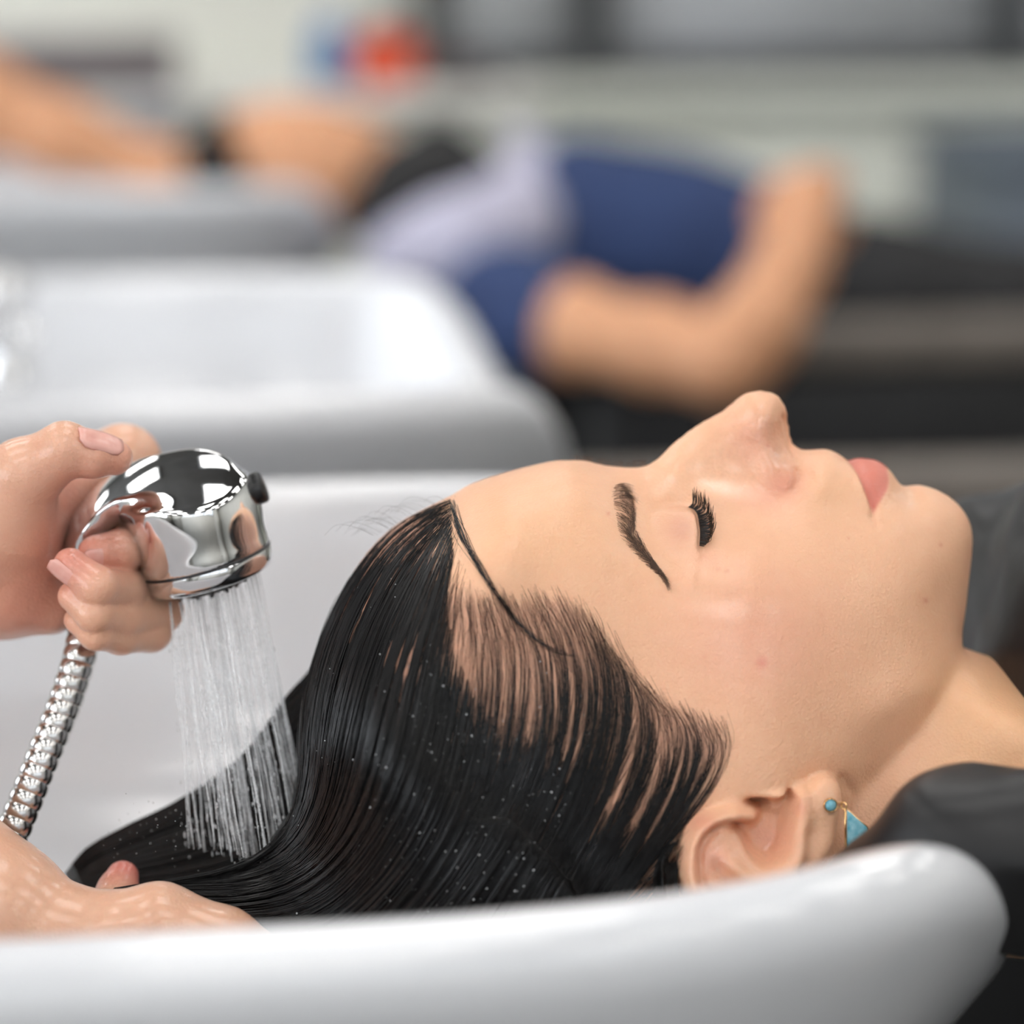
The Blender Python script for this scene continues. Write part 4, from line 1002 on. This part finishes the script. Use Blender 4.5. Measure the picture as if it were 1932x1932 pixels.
palm = [[J(-330, 1040, 1.03, .027), J(-130, 1040, 1.025, .026), J(0, 1030, 1.018, .024)],
        [J(0, 1010, 1.02, .022), fing['index'][0]], [J(0, 1030, 1.02, .022), fing['middle'][0]], [J(0, 1060, 1.02, .021), fing['ring'][0]], [J(0, 1100, 1.012, .018), fing['little'][0]],
        [J(-130, 1040, 1.01, .024), J(-10, 990, .992, .022), fing['thumb'][1]], [J(-60, 1090, 1.0, .018), J(20, 1112, 1.0, .0128), J(100, 1140, 1.004, .0098)], [J(0, 1000, 1.0, .018), J(95, 930, 1.012, .010), fing['index'][0]]]
def hand_sdf(p):
    d = None
    for k, c in fing.items():
        e = chain(p, c, .0022); d = e if d is None else smin(d, e, .0009)
    e = None
    for c in palm:
        f = chain(p, c, .003); e = f if e is None else smin(e, f, .012)
    return smin(d, e, .0035)
V1, Q1 = sdf_mesh(hand_sdf, P(-340, 1300, 1.0)+np.array([0, -.04, 0]), P(345, 740, 1.0)+np.array([0, .09, 0]), 0.0011, proj=2, smooth=1)
low = [[J(-260, 1560, .96, .030), J(0, 1722, .945, .0232), J(90, 1762, .943, .0180), J(165, 1778, .942, .0152)],
       [J(165, 1778, .942, .0152), J(300, 1752, .938, .0145), J(420, 1786, .936, .0125), J(520, 1828, .932, .0090)],
       [J(250, 1790, .952, .014), J(420, 1800, .955, .011), J(560, 1850, .955, .0085), J(680, 1880, .955, .0075)],
       [J(250, 1800, .965, .013), J(420, 1815, .972, .010), J(560, 1860, .975, .0085), J(690, 1890, .977, .0072)],
       [J(250, 1815, .980, .012), J(410, 1830, .990, .0095), J(540, 1870, .995, .0080), J(640, 1895, .996, .0070)]]
lth = [J(190, 1790, .955, .012), J(205, 1725, .972, .0085), J(222, 1680, .981, .0068), J(231, 1655, .985, .0056)]
def low_sdf(p):
    e = None
    for c in low:
        f = chain(p, c, .003); e = f if e is None else smin(e, f, .007)
    return smin(e, chain(p, lth, .002), .006)
_l = np.array([P(-270, 1500, 1.0), P(700, 1960, .93), P(-270, 1960, .9), P(700, 1500, 1.0)])
V2, Q2 = sdf_mesh(low_sdf, _l.min(0)-.01, _l.max(0)+.03, 0.0015, proj=2, smooth=1)
# upper arms, shoulders, neck, head and legs of the standing figure, out of frame
EL1 = np.array([-.50, 1.06, 1.16]); EL2 = np.array([-.46, .98, 1.06]); SH1 = np.array([-.66, 1.12, 1.40]); SH2 = np.array([-.66, .80, 1.40]); NK = np.array([-.70, .96, 1.47])
def body_sdf(p):
    d = chain(p, [(palm[0][0][0]+np.array([.012, 0, 0]), .0262), (EL1, .038), (SH1, .05), (NK, .06)], .02)
    d = smin(d, chain(p, [(low[0][0][0]+np.array([.012, -.006, 0]), .029), (EL2, .038), (SH2, .05), (NK, .06)], .02), .02)
    d = smin(d, chain(p, [(NK, .055), (NK+np.array([.02, 0, .10]), .05)], .02), .02)
    d = smin(d, ellipsoid(p, NK+np.array([.05, 0, .19]), (.095, .075, .115)), .02)
    return d
V3, Q3 = sdf_mesh(body_sdf, (-.85, .6, .98), (-.22, 1.25, 1.80), 0.006, proj=2)
hd_ = empty('person', (-.70, .96, 0)); tag(hd_, 'standing hairdresser reaching in with both arms, gripping the shower head', 'person')
Vb, Fb = join_np([(V1, Q1), (V2, Q2), (V3, Q3)])
me = mesh_np('body', Vb, Fb)
# tint: redder fingertips and palm hollows
def vmask(c, r): return np.exp(-(np.linalg.norm(Vb-np.asarray(c), axis=1)/r)**2)
Ch = np.repeat(np.array(rgb(226, 178, 150)[:3])[None], len(Vb), 0); rd = np.array(rgb(212, 128, 116)[:3]); rd2 = np.array(rgb(210, 105, 98)[:3])
for (px, py, d, r, w) in [(133, 1060, .97, .010, .7), (183, 1040, .985, .012, .6), (205, 865, .975, .012, .45), (110, 960, 1.0, .025, .5), (70, 1060, 1.0, .03, .35), (40, 1170, .99, .02, .3), (120, 900, .975, .012, .3)]:
    wq = (w*vmask(P(px, py, d), r))[:, None]; Ch = Ch*(1-wq)+rd*wq
wq = (.95*vmask(P(231, 1648, .985), .011))[:, None]; Ch = Ch*(1-wq)+rd2*wq
ca = me.color_attributes.new('tint', 'FLOAT_COLOR', 'POINT'); ca.data.foreach_set('color', np.concatenate([Ch, np.ones((len(Vb), 1))], 1).astype(np.float32).ravel())
link('body', me, M['skin_hand'], hd_)
def tunic_sdf(p):
    d = chain(p, [(np.array([-.72, .96, 1.36]), .12), (np.array([-.73, .96, 1.05]), .115), (np.array([-.73, .96, .80]), .14)], .05)
    d = smin(d, chain(p, [(SH1, .062), ((SH1+EL1)/2, .056)], .02), .05)
    d = smin(d, chain(p, [(SH2, .062), ((SH2+EL2)/2, .056)], .02), .05)
    return smin(d, chain(p, [(SH1, .065), (SH2, .065)]), .05)
V, Q = sdf_mesh(tunic_sdf, (-.95, .55, .55), (-.45, 1.4, 1.6), .012, proj=2); link('tunic', mesh_np('tunic', V, Q), M['tunic'], hd_)
def leg_sdf(p):
    d = chain(p, [(np.array([-.73, .86, .80]), .085), (np.array([-.73, .85, .45]), .06), (np.array([-.73, .85, .05]), .05)], .02)
    return smin(d, chain(p, [(np.array([-.73, 1.06, .80]), .085), (np.array([-.73, 1.07, .45]), .06), (np.array([-.73, 1.07, .05]), .05)], .02), .01)
V, Q = sdf_mesh(leg_sdf, (-.88, .7, 0), (-.55, 1.2, .95), .014, proj=2); V[:, 2] = np.maximum(V[:, 2], 0.001); link('trousers', mesh_np('trousers', V, Q), M['tunic'], hd_)
# nails: thin curved plates laid on the fingertips
def nail(c, ax_, nr_, L, Wd, R, parent, th=.0005):
    ax_ = ax_/np.linalg.norm(ax_); nr_ = nr_-ax_*(nr_@ax_); nr_ /= np.linalg.norm(nr_); sd = np.cross(ax_, nr_)
    nu, nw = 9, 9; V = []
    for lay in (0, 1):
        for i in range(nu):
            for j in range(nw):
                s = i/(nu-1)*2-1; t = j/(nw-1)*2-1
                wl = math.sqrt(max(0.0, 1-abs(s)**4*0.75)); a = t*Wd*wl/R
                V.append(c+ax_*s*L+sd*math.sin(a)*R+nr_*((math.cos(a)-1)*R-0.10*L*s*s-lay*th))
    V = np.array(V); i = np.arange(nu-1)[:, None]*nw; j = np.arange(nw-1)[None]
    A = np.stack([i+j, i+nw+j, i+nw+j+1, i+j+1], -1).reshape(-1, 4); B = A[:, ::-1]+nu*nw
    rg = [k*nw for k in range(nu)]+[(nu-1)*nw+k for k in range(1, nw)]+[k*nw+nw-1 for k in range(nu-2, -1, -1)]+[k for k in range(nw-2, 0, -1)]
    S = np.array([[rg[k], rg[(k+1) % len(rg)], rg[(k+1) % len(rg)]+nu*nw, rg[k]+nu*nw] for k in range(len(rg))])[:, ::-1]
    return link('fingernail', mesh_np('fingernail', V, np.concatenate([A, B, S])), M['nail'], parent)
def on_finger(c, dirn, r): return c+dirn/np.linalg.norm(dirn)*r
tow = -UP*0+BK   # towards the lens
tip = fing['thumb']
n_ = BK*.66+UP*.75; ax_ = tip[4][0]-tip[3][0]; c = (tip[3][0]*.42+tip[4][0]*.58); nail(on_finger(c, n_, .0090), ax_-n_*np.linalg.norm(ax_)*.20, n_, .0080, .0058, .0078, hd_, .0009)
tip = fing['index']; n_ = BK*.94-UP*.34; c = tip[3][0]*.80+tip[2][0]*.20; nail(on_finger(c, n_/np.linalg.norm(n_), .0084), tip[3][0]-tip[2][0], n_, .0058, .0046, .0066, hd_)
tip = fing['middle']; n_ = BK*.62-RT*.70-UP*.35; c = tip[4][0]*.85+tip[3][0]*.15; nail(on_finger(c, n_, .0066), tip[4][0]-tip[3][0], n_, .0052, .0044, .0060, hd_)
# ------------------------------------------------------------------ basins
def rc(px, py, z):
    """room coordinates of the point at height z seen at a pixel"""
    d = RT*((px-966)/FPX)+UP*(-(py-966)/FPX)-BK; t = (z-CAM[2])/d[2]; p = CAM+d*t
    return p@EX, p@EY
def centre(x, y): p = np.array([x, y, 0.0]); return p@EX, p@EY
bx, by = centre(-0.158, 1.000)
basin('shampoo_basin', bx, by, 'white ceramic shampoo basin under the client with wet black hair', b=.307, horn=.006)
bx2, by2 = centre(-0.275, 1.785)
b2 = basin('shampoo_basin', bx2, by2, 'empty white ceramic shampoo basin in the middle of the row')
bx3, by3 = centre(-0.48, 3.06)
basin('shampoo_basin', bx3, by3, 'white ceramic shampoo basin under the client in navy', zrim=RIMZ-.014)
# tap on the middle basin
tp = empty('mixer_tap', P(8, 640, 1.88)); tag(tp, 'chrome mixer tap at the edge of the empty basin', 'tap')
V, F = lathe_np([(.02, -.045), (.02, -.03), (.016, -.025), (.016, .012), (.019, .016), (.019, .030), (.012, .036), (.0, .037)], 28, P(2, 620, 1.88)); link('tap_body', mesh_np('tap_body', V, F), M['chrome'], tp)
V, F = tube_np(spline([P(2, 600, 1.88), P(8, 560, 1.875), P(-10, 535, 1.875), P(-60, 520, 1.88)], 24), np.linspace(.009, .006, 24), 14); link('tap_lever', mesh_np('tap_lever', V, F), M['chrome'], tp)
V, F = tube_np(spline([P(0, 625, 1.88), P(25, 622, 1.86), P(42, 632, 1.84), P(46, 655, 1.835)], 24), .009, 14); link('spout', mesh_np('spout', V, F), M['chrome'], tp)
# ------------------------------------------------------------------ cape of the near client
def cape_sdf(p):
    d = chain(p, CP1, .012)
    d = smin(d, chain(p, CP2, .02), .012)
    return smin(d, chain(p, CP3, .02), .03)
def W(px, py, d): return P(px, py, d)
CP1 = [(W(1490, 1800, .90), .014), (W(1560, 1775, .895), .015), (W(1670, 1710, .89), .018), (W(1780, 1622, .888), .0205), (W(1860, 1612, .888), .0235), (W(2000, 1625, .888), .026), (W(2300, 1640, .90), .03)]
CP2 = [(W(1960, 1215, 1.072), .030), (W(2060, 1180, 1.06), .05), (W(2260, 1300, 1.02), .075), (W(2600, 1420, 1.04), .10)]
CP3 = [(W(1880, 1090, 1.10), .028), (W(1960, 1130, 1.10), .038), (W(2100, 1200, 1.11), .06), (W(2600, 1350, 1.12), .11)]
_c = np.array([W(1420, 1900, .85), W(2800, 900, 1.25), W(1420, 900, 1.25), W(2800, 1900, .85)])
V, Q = sdf_mesh(cape_sdf, _c.min(0)-.02, _c.max(0)+.03, .003, proj=2)
# soft folds
nz = 0.0016*np.sin(V[:, 0]*95+V[:, 2]*160+3*np.sin(V[:, 1]*40))+0.0010*np.sin(V[:, 0]*40-V[:, 2]*210)
V[:, 2] += nz; V[:, 1] += nz*.5
link('cape', mesh_np('cape', V, Q), M['cape'], client)['label'] = 'glossy black salon cape round the neck'
# torso of the near client under the cape continues out of frame
# ------------------------------------------------------------------ earring
er_ = empty('earring', to_world(surf(np.array(1567.), np.array(1519.)))); tag(er_, 'gold earring with a round turquoise stud and a turquoise drop', 'earring')
def EP(px, py, lift): return to_world(loc(np.array(float(px)), np.array(float(py)), np.array(float(surf(np.array(1567.), np.array(1519.))[2]+lift))))
sc_ = EP(1567, 1519, 1.0); ze = hz
V, F = lathe_np([(.0, -.0012), (.00195, -.0012), (.0023, -.0006), (.0023, .0006), (.0021, .0009), (.0019, .0006), (.0019, 0.0), (0, 0.0)], 32, sc_, ze, hx); link('bezel', mesh_np('bezel', V, F), M['gold'], er_)
V, F = lathe_np([(.0019, .0001), (.0018, .0006), (.001, .0010), (0, .0011)], 28, sc_, ze, hx); link('stone', mesh_np('stone', V, F), M['turq'], er_)
def ringtube(c, R, r, n1, n2, u, w):
    a = np.linspace(0, 2*np.pi, n1+1); pts = np.array([c+R*(math.cos(t)*u+math.sin(t)*w) for t in a]); return tube_np(pts, r, n2, cap=False)
V, F = ringtube(EP(1584, 1519, 1.2), .0009, .00025, 16, 6, hx, hy); link('link', mesh_np('link', V, F), M['gold'], er_)
V, F = ringtube(EP(1592, 1520, 1.4), .0011, .00030, 16, 6, hx*.7+hz*.7, hy); link('link', mesh_np('link', V, F), M['gold'], er_)
V, F = tube_np([EP(1595, 1524, 1.8), EP(1595, 1560, 1.9), EP(1596, 1600, 2.0)], .00036, 8); link('bar', mesh_np('bar', V, F), M['gold'], er_)
tri = [(1598, 1527), (1636, 1561), (1640, 1600), (1598, 1606)]
A = np.array([EP(x, y, 1.3) for x, y in tri]); B = np.array([EP(x, y, 2.1) for x, y in tri])
o = link('drop', mesh_np('drop', np.concatenate([A, B]), [np.array([[0, 1, 2, 3], [7, 6, 5, 4]]), np.array([[0, 4, 5, 1], [1, 5, 6, 2], [2, 6, 7, 3], [3, 7, 4, 0]])]), M['turq'], er_, smooth=False); bevel(o, .0003, 2)
V, F = tube_np([EP(1597, 1526, 1.7), EP(1636.5, 1560, 1.7), EP(1641, 1601, 1.7)], .00022, 6); link('drop_rim', mesh_np('drop_rim', V, F), M['gold'], er_)
# ------------------------------------------------------------------ recliner chairs
def recliner(cx, cy, label, arms=(True, True), back=True, zarm=.90, drop=0.0):
    e = empty('recliner_chair', room(cx+.9, cy, 0)); tag(e, label, 'chair', 'black recliner chairs before the basins')
    rbox('base', (cx+.75, cy-.22, 0), (cx+1.25, cy+.22, .06), M['frame_dark'], e, .01)
    rbox('column', (cx+.92, cy-.08, .06), (cx+1.08, cy+.08, .36), M['frame_dark'], e, .01)
    rbox('seat', (cx+.62, cy-.25, .36), (cx+1.25, cy+.25, .50), M['leather'], e, .04, 4)
    # reclined back: a slanted cushion from the seat up to the neck notch
    V, F = box_np((0, -.25, 0), (.70, .25, .11)); a = math.atan2(.42, .60)
    x = cx+.70-(V[:, 0])*math.cos(a)+0; z = .46+V[:, 0]*math.sin(a)+V[:, 2]*math.cos(a)-drop; x = x+V[:, 2]*math.sin(a)*.6
    Wv = x[:, None]*EX+(V[:, 1]+cy)[:, None]*EY+z[:, None]*EZ
    o = link('backrest', mesh_np('backrest', Wv, F[:, ::-1]), M['leather'], e, smooth=False); bevel(o, .035, 4)
    rbox('leg_rest', (cx+1.27, cy-.23, .38), (cx+1.70, cy+.23, .48), M['leather'], e, .03, 4)
    for sgn, on in zip((-1, 1), arms):
        if not on: continue
        y0 = cy+sgn*.285
        rbox('armrest', (cx+.06, y0-.032, zarm-.045), (cx+1.05, y0+.032, zarm), M['armrest'], e, .012, 3)
        rbox('side_panel', (cx+.22, y0-.018, .30), (cx+1.02, y0+.018, zarm-.046), M['leather'], e, .01, 2)
    return e
recliner(bx+.30, by, 'black recliner chair under the front client', zarm=.78)
mid_ch = recliner(bx2+.25, by2-.01, 'black recliner chair with taupe armrests before the empty basin', zarm=.795, drop=.14)
recliner(bx3+.30, by3, 'black recliner chair under the client in navy', zarm=.795, drop=.12)
# ------------------------------------------------------------------ far client
fc_ = empty('person', P(900, 900, 3.05)); tag(fc_, 'person in a navy shirt lying at the far basin, one arm bent', 'person')
def fskin(p):
    d = ellipsoid(p, P(545, 318, 3.05), (.098, .075, .072))
    d = smin(d, ellipsoid(p, P(650, 318, 3.04), (.058, .052, .050)), .03)
    d = smin(d, chain(p, [J(600, 255, 3.03, .016), J(612, 225, 3.03, .011)], .01), .02)
    d = smin(d, chain(p, [J(650, 350, 3.05, .05), J(800, 380, 3.05, .055), J(950, 420, 3.05, .06)], .02), .03)
    a = chain(p, [J(960, 560, 2.88, .046), J(1080, 618, 2.76, .040), J(1240, 650, 2.66, .037), J(1372, 682, 2.61, .034), J(1432, 610, 2.61, .034), J(1490, 500, 2.64, .029), J(1525, 420, 2.68, .022)], .03)
    a = smin(a, chain(p, [J(1525, 415, 2.68, .022), J(1530, 365, 2.70, .024), J(1560, 350, 2.72, .020)], .01), .01)
    for (x, y) in ((1450, 372), (1438, 392), (1432, 412), (1440, 432)):
        a = smin(a, chain(p, [J(1525, y-12, 2.70, .012), J(1475, y-25, 2.72, .010), J(x, y, 2.74, .008)], .004), .006)
    a = smin(a, chain(p, [J(1560, 400, 2.70, .012), J(1590, 430, 2.72, .009), J(1580, 460, 2.73, .008)], .004), .008)
    return smin(d, a, .02)
_c = np.array([P(380, 800, 2.55), P(1680, 120, 3.2), P(380, 120, 3.2), P(1680, 800, 2.55)])
V, Q = sdf_mesh(fskin, _c.min(0)-.03, _c.max(0)+.03, .006, proj=2); link('body', mesh_np('body', V, Q), M['skin_far'], fc_)
def fhair(p): return np.maximum(ellipsoid(p, P(490, 330, 3.05), (.085, .082, .080)), (p-P(470, 300, 3.05))@np.array([.9, 0, .45]))
V, Q = sdf_mesh(fhair, P(300, 480, 3.0)-.06, P(620, 160, 3.1)+.06, .005, proj=1); link('hair', mesh_np('hair', V, Q), M['scalp_hair'], fc_)
def fshirt(p):
    d = chain(p, [J(960, 500, 3.05, .10), J(1100, 470, 3.06, .105), J(1280, 490, 3.07, .10), J(1430, 520, 3.08, .085), J(1600, 560, 3.08, .085)], .05)
    return smin(d, chain(p, [J(900, 560, 2.93, .055), J(970, 588, 2.84, .060), J(1030, 610, 2.78, .056)], .03), .04)
_c = np.array([P(750, 900, 2.75), P(1800, 200, 3.25), P(750, 200, 3.25), P(1800, 900, 2.75)])
V, Q = sdf_mesh(fshirt, _c.min(0)-.03, _c.max(0)+.03, .008, proj=2); link('shirt', mesh_np('shirt', V, Q), M['navy'], fc_)
def ftrou(p): return chain(p, [J(1560, 560, 3.07, .088), J(1680, 590, 3.07, .085), J(1900, 620, 3.08, .08), J(2500, 700, 3.1, .07), J(2950, 980, 3.1, .06)], .05)
V, Q = sdf_mesh(ftrou, P(1450, 1200, 3.0)-.1, P(3050, 400, 3.2)+.1, .012, proj=2); link('trousers', mesh_np('trousers', V, Q), M['tunic'], fc_)
def ftowel(p): return chain(p, [J(985, 268, 3.10, .016), J(1000, 330, 3.02, .026), J(960, 420, 2.95, .045), J(860, 470, 2.91, .050), J(760, 490, 2.90, .040)], .03)
V, Q = sdf_mesh(ftowel, P(620, 640, 2.85)-.05, P(1150, 180, 3.2)+.05, .006, proj=2); link('towel', mesh_np('towel', V, Q), M['towel'], fc_)
def fcol(p): return chain(p, [J(835, 262, 3.08, .018), J(830, 310, 3.02, .040), J(760, 340, 2.98, .034), J(900, 335, 3.0, .022), J(700, 400, 2.95, .03)], .03)
V, Q = sdf_mesh(fcol, P(580, 520, 2.9)-.05, P(1020, 180, 3.15)+.05, .006, proj=2); link('cape', mesh_np('cape', V, Q), M['cape'], fc_)
# far hairdresser's arm
fh = empty('person', P(-300, 1500, 3.2)); tag(fh, 'hairdresser standing beyond the far basin with a bare forearm lowered into it', 'person')
def farm(p):
    d = chain(p, [J(-700, -60, 3.1, .065), J(-350, 60, 3.08, .058), J(-60, 190, 3.06, .050), J(120, 258, 3.05, .036), J(320, 325, 3.04, .024), J(420, 345, 3.04, .026)], .03)
    for k in range(4):
        d = smin(d, chain(p, [J(420, 335+8*k, 3.03+.015*k, .014), J(480, 300+8*k, 3.02+.02*k, .011), J(545, 282+14*k, 2.985+.03*k, .009)], .005), .008)
    return d
V, Q = sdf_mesh(farm, P(-720, 480, 3.0)-.1, P(620, -220, 3.2)+.1, .006, proj=2); link('body', mesh_np('body', V, Q), M['skin_far'], fh)
def ftun(p):
    c0 = P(-900, -60, 3.15); g = np.array([c0[0]-.08, c0[1], 0])
    d = chain(p, [(g+[0, 0, 1.32], .13), (g+[0, 0, 1.0], .12), (g+[0, 0, .55], .13), (g+[0, 0, .12], .12)], .05)
    return smin(d, chain(p, [(g+[.02, -.02, 1.38], .07), J(-620, -30, 3.1, .075)], .03), .05)
c0 = P(-900, -60, 3.15)
V, Q = sdf_mesh(ftun, (c0[0]-.3, c0[1]-.3, -.02), (c0[0]+.5, c0[1]+.3, 1.6), .014, proj=1); V[:, 2] = np.maximum(V[:, 2], .001); link('tunic', mesh_np('tunic', V, Q), M['tunic'], fh)
def fhd(p): g = np.array([c0[0]-.08, c0[1], 1.62]); return smin(ellipsoid(p, g, (.095, .078, .115)), rcone(p, g, g-[0, 0, .2], .05, .05), .03)
V, Q = sdf_mesh(fhd, (c0[0]-.25, c0[1]-.15, 1.38), (c0[0]+.1, c0[1]+.15, 1.8), .01, proj=1); link('head', mesh_np('head', V, Q), M['skin_far'], fh)
# ------------------------------------------------------------------ back wall: ledge, glazing, things on the ledge
YB = RY1
zl = .925
lw = rbox('wall_lower', (RX0, YB-.12, 0), (RX1, YB-.001, zl-.03), M['wall_sage'], None, 0); lw['kind'] = 'structure'
ld = rbox('trim_1', (RX0, YB-.16, zl-.03), (RX1, YB-.001, zl), M['wall_sage'], None, .004); ld['kind'] = 'structure'
def wx(px, depth_y): # room x of a pixel column at room y
    d = RT*((px-966)/FPX)+UP*(866/FPX)-BK; t = depth_y/(d@EY); return (CAM+d*t)@EX
w1 = empty('window_1', room(wx(1100, YB), YB, zl)); w1['kind'] = 'structure'
xs_ = [wx(800, YB), wx(1108, YB), wx(1890, YB), wx(2700, YB)]
rbox('sill_rail', (xs_[0], YB-.07, zl+.001), (xs_[3], YB-.002, zl+.035), M['frame_dark'], w1, .004)
rbox('head_rail', (xs_[0], YB-.07, 2.1), (xs_[3], YB-.002, 2.15), M['frame_dark'], w1, .004)
for k, x in enumerate(xs_): rbox('post', (x-.018, YB-.07, zl+.036), (x+.018, YB-.002, 2.099), M['frame_dark'], w1, .003)
M['frost'] = mat('frosted_pane', rgb(232, 234, 240), 0.35); add_noise(M['frost'], 3, rgb(229, 231, 237), rgb(236, 238, 243))
for a, b in zip(xs_[:-1], xs_[1:]): rbox('pane', (a+.0185, YB-.03, zl+.036), (b-.0185, YB-.015, 2.099), M['frost'], w1, 0)
def on_ledge(px, y=YB-.10): return wx(px, y)
def bottle(name, px, r, h, m, capm, label, caph=.03, y=YB-.10, z=zl):
    x = on_ledge(px, y); e = empty(name, room(x, y, z)); tag(e, label, 'bottle')
    V, F = lathe_np([(r*.9, 0.0005), (r, .006), (r, h*.72), (r*.85, h*.84), (r*.42, h*.93), (r*.42, h)], 28, room(x, y, z)); link('bottle_body', mesh_np('bottle_body', V, F), m, e)
    V, F = lathe_np([(r*.5, h), (r*.52, h+caph*.9), (r*.45, h+caph), (0, h+caph)], 24, room(x, y, z)); link('cap', mesh_np('cap', V, F), capm, e)
    return e
# a small cart with bottles in front of the wall
ct = empty('trolley', room(wx(560, 4.0), 4.0, 0)); tag(ct, 'low pale trolley holding the blue and orange bottles', 'trolley')
cx0, cx1 = wx(120, 4.0), wx(1000, 4.0); zc_ = .955
rbox('top', (cx0, 3.85, zc_-.025), (cx1, 4.15, zc_), M['wall_pale'], ct, .005)
rbox('cabinet', (cx0+.02, 3.87, .08), (cx1-.02, 4.13, zc_-.026), M['wall_sage'], ct, .005)
for xx in (cx0+.06, cx1-.06):
    for yy in (3.9, 4.1):
        rbox('foot', (xx-.02, yy-.02, 0), (xx+.02, yy+.02, .079), M['frame_dark'], ct, .003)
bottle('blue_bottle', 622, .028, .09, M['blue_bottle'], M['white_plastic'], 'blue bottle standing beside the orange bottle', .02, 4.0, zc_)
bottle('orange_bottle', 726, .045, .075, M['orange_bottle'], M['frame_dark'], 'squat orange bottle with a dark cap standing on the trolley', .022, 4.0, zc_)
tr_ = empty('tool_tray', room(wx(860, 4.0), 4.0, zc_)); tag(tr_, 'flat dark tray of tools beside the orange bottle', 'tray')
rbox('tray', (wx(808, 4.0), 3.93, zc_+.001), (wx(940, 4.0), 4.07, zc_+.022), M['frame_dark'], tr_, .004)
rbox('brush', (wx(815, 4.0), 3.95, zc_+.022), (wx(900, 4.0), 3.98, zc_+.036), M['maroon'], tr_, .004)
bxm = empty('storage_box', room(wx(170, 3.9), 3.9, zc_)); tag(bxm, 'grey mauve storage box behind the bare forearm', 'box')
rbox('crate', (wx(-60, 3.9), 3.87, zc_+.0005), (wx(335, 3.9), 4.12, zc_+.05), M['mauve'], bxm, .01)
rbox('lid', (wx(-66, 3.9), 3.86, zc_+.051), (wx(340, 3.9), 4.13, zc_+.066), M['mauve'], bxm, .005)
cup = empty('white_tub', P(290, 300, 3.45)); tag(cup, 'white plastic tub standing past the far basin', 'tub')
V, F = lathe_np([(.028, 0), (.034, .004), (.04, .06), (.043, .062), (.043, .066), (.036, .066), (.034, .01), (0, .008)], 28, P(290, 292, 3.45)); link('tub', mesh_np('tub', V, F), M['white_plastic'], cup)
stn = P(290, 292, 3.45); V, F = lathe_np([(.12, 0.0), (.12, .015), (.02, .03), (.02, stn[2]-.02), (.10, stn[2]-.012), (.10, stn[2]-.001)], 28, (stn[0], stn[1], 0)); 
so = link('stand', mesh_np('stand', V, F), M['frame_dark'], cup)
# grey cabinet and grey stool against the lower wall
gb = empty('grey_cabinet', room(wx(1990, 4.1), 4.1, 0)); tag(gb, 'blue grey cabinet standing by the lower wall at the side', 'cabinet')
x0, x1 = wx(1800, 4.1), wx(2500, 4.1)
rbox('carcass', (x0, 3.85, .10), (x1, 4.30, .845), M['grey_box'], gb, .02)
rbox('top', (x0-.01, 3.83, .846), (x1+.01, 4.32, .87), M['grey_box'], gb, .008)
for k in range(2): rbox('door', (x0+.02+k*(x1-x0)/2, 3.835, .14), (x0-.02+(k+1)*(x1-x0)/2, 3.849, .80), M['grey_box'], gb, .004)
rbox('plinth', (x0+.03, 3.90, 0), (x1-.03, 4.25, .099), M['frame_dark'], gb, 0)
gs = empty('grey_stool', room(wx(1190, 3.9), 3.9, 0)); tag(gs, 'grey stool seat showing behind the navy shirt', 'stool')
x0, x1 = wx(1110, 3.9), wx(1270, 3.9)
rbox('seat', (x0, 3.8, .79), (x1, 3.99, .86), M['grey_box'], gs, .02)
V, F = lathe_np([(.16, 0), (.16, .02), (.025, .04), (.025, .789)], 24, room((x0+x1)/2, 3.895, 0)); link('stem', mesh_np('stem', V, F), M['frame_dark'], gs)
print('done', round(time.time()-_t0, 1))
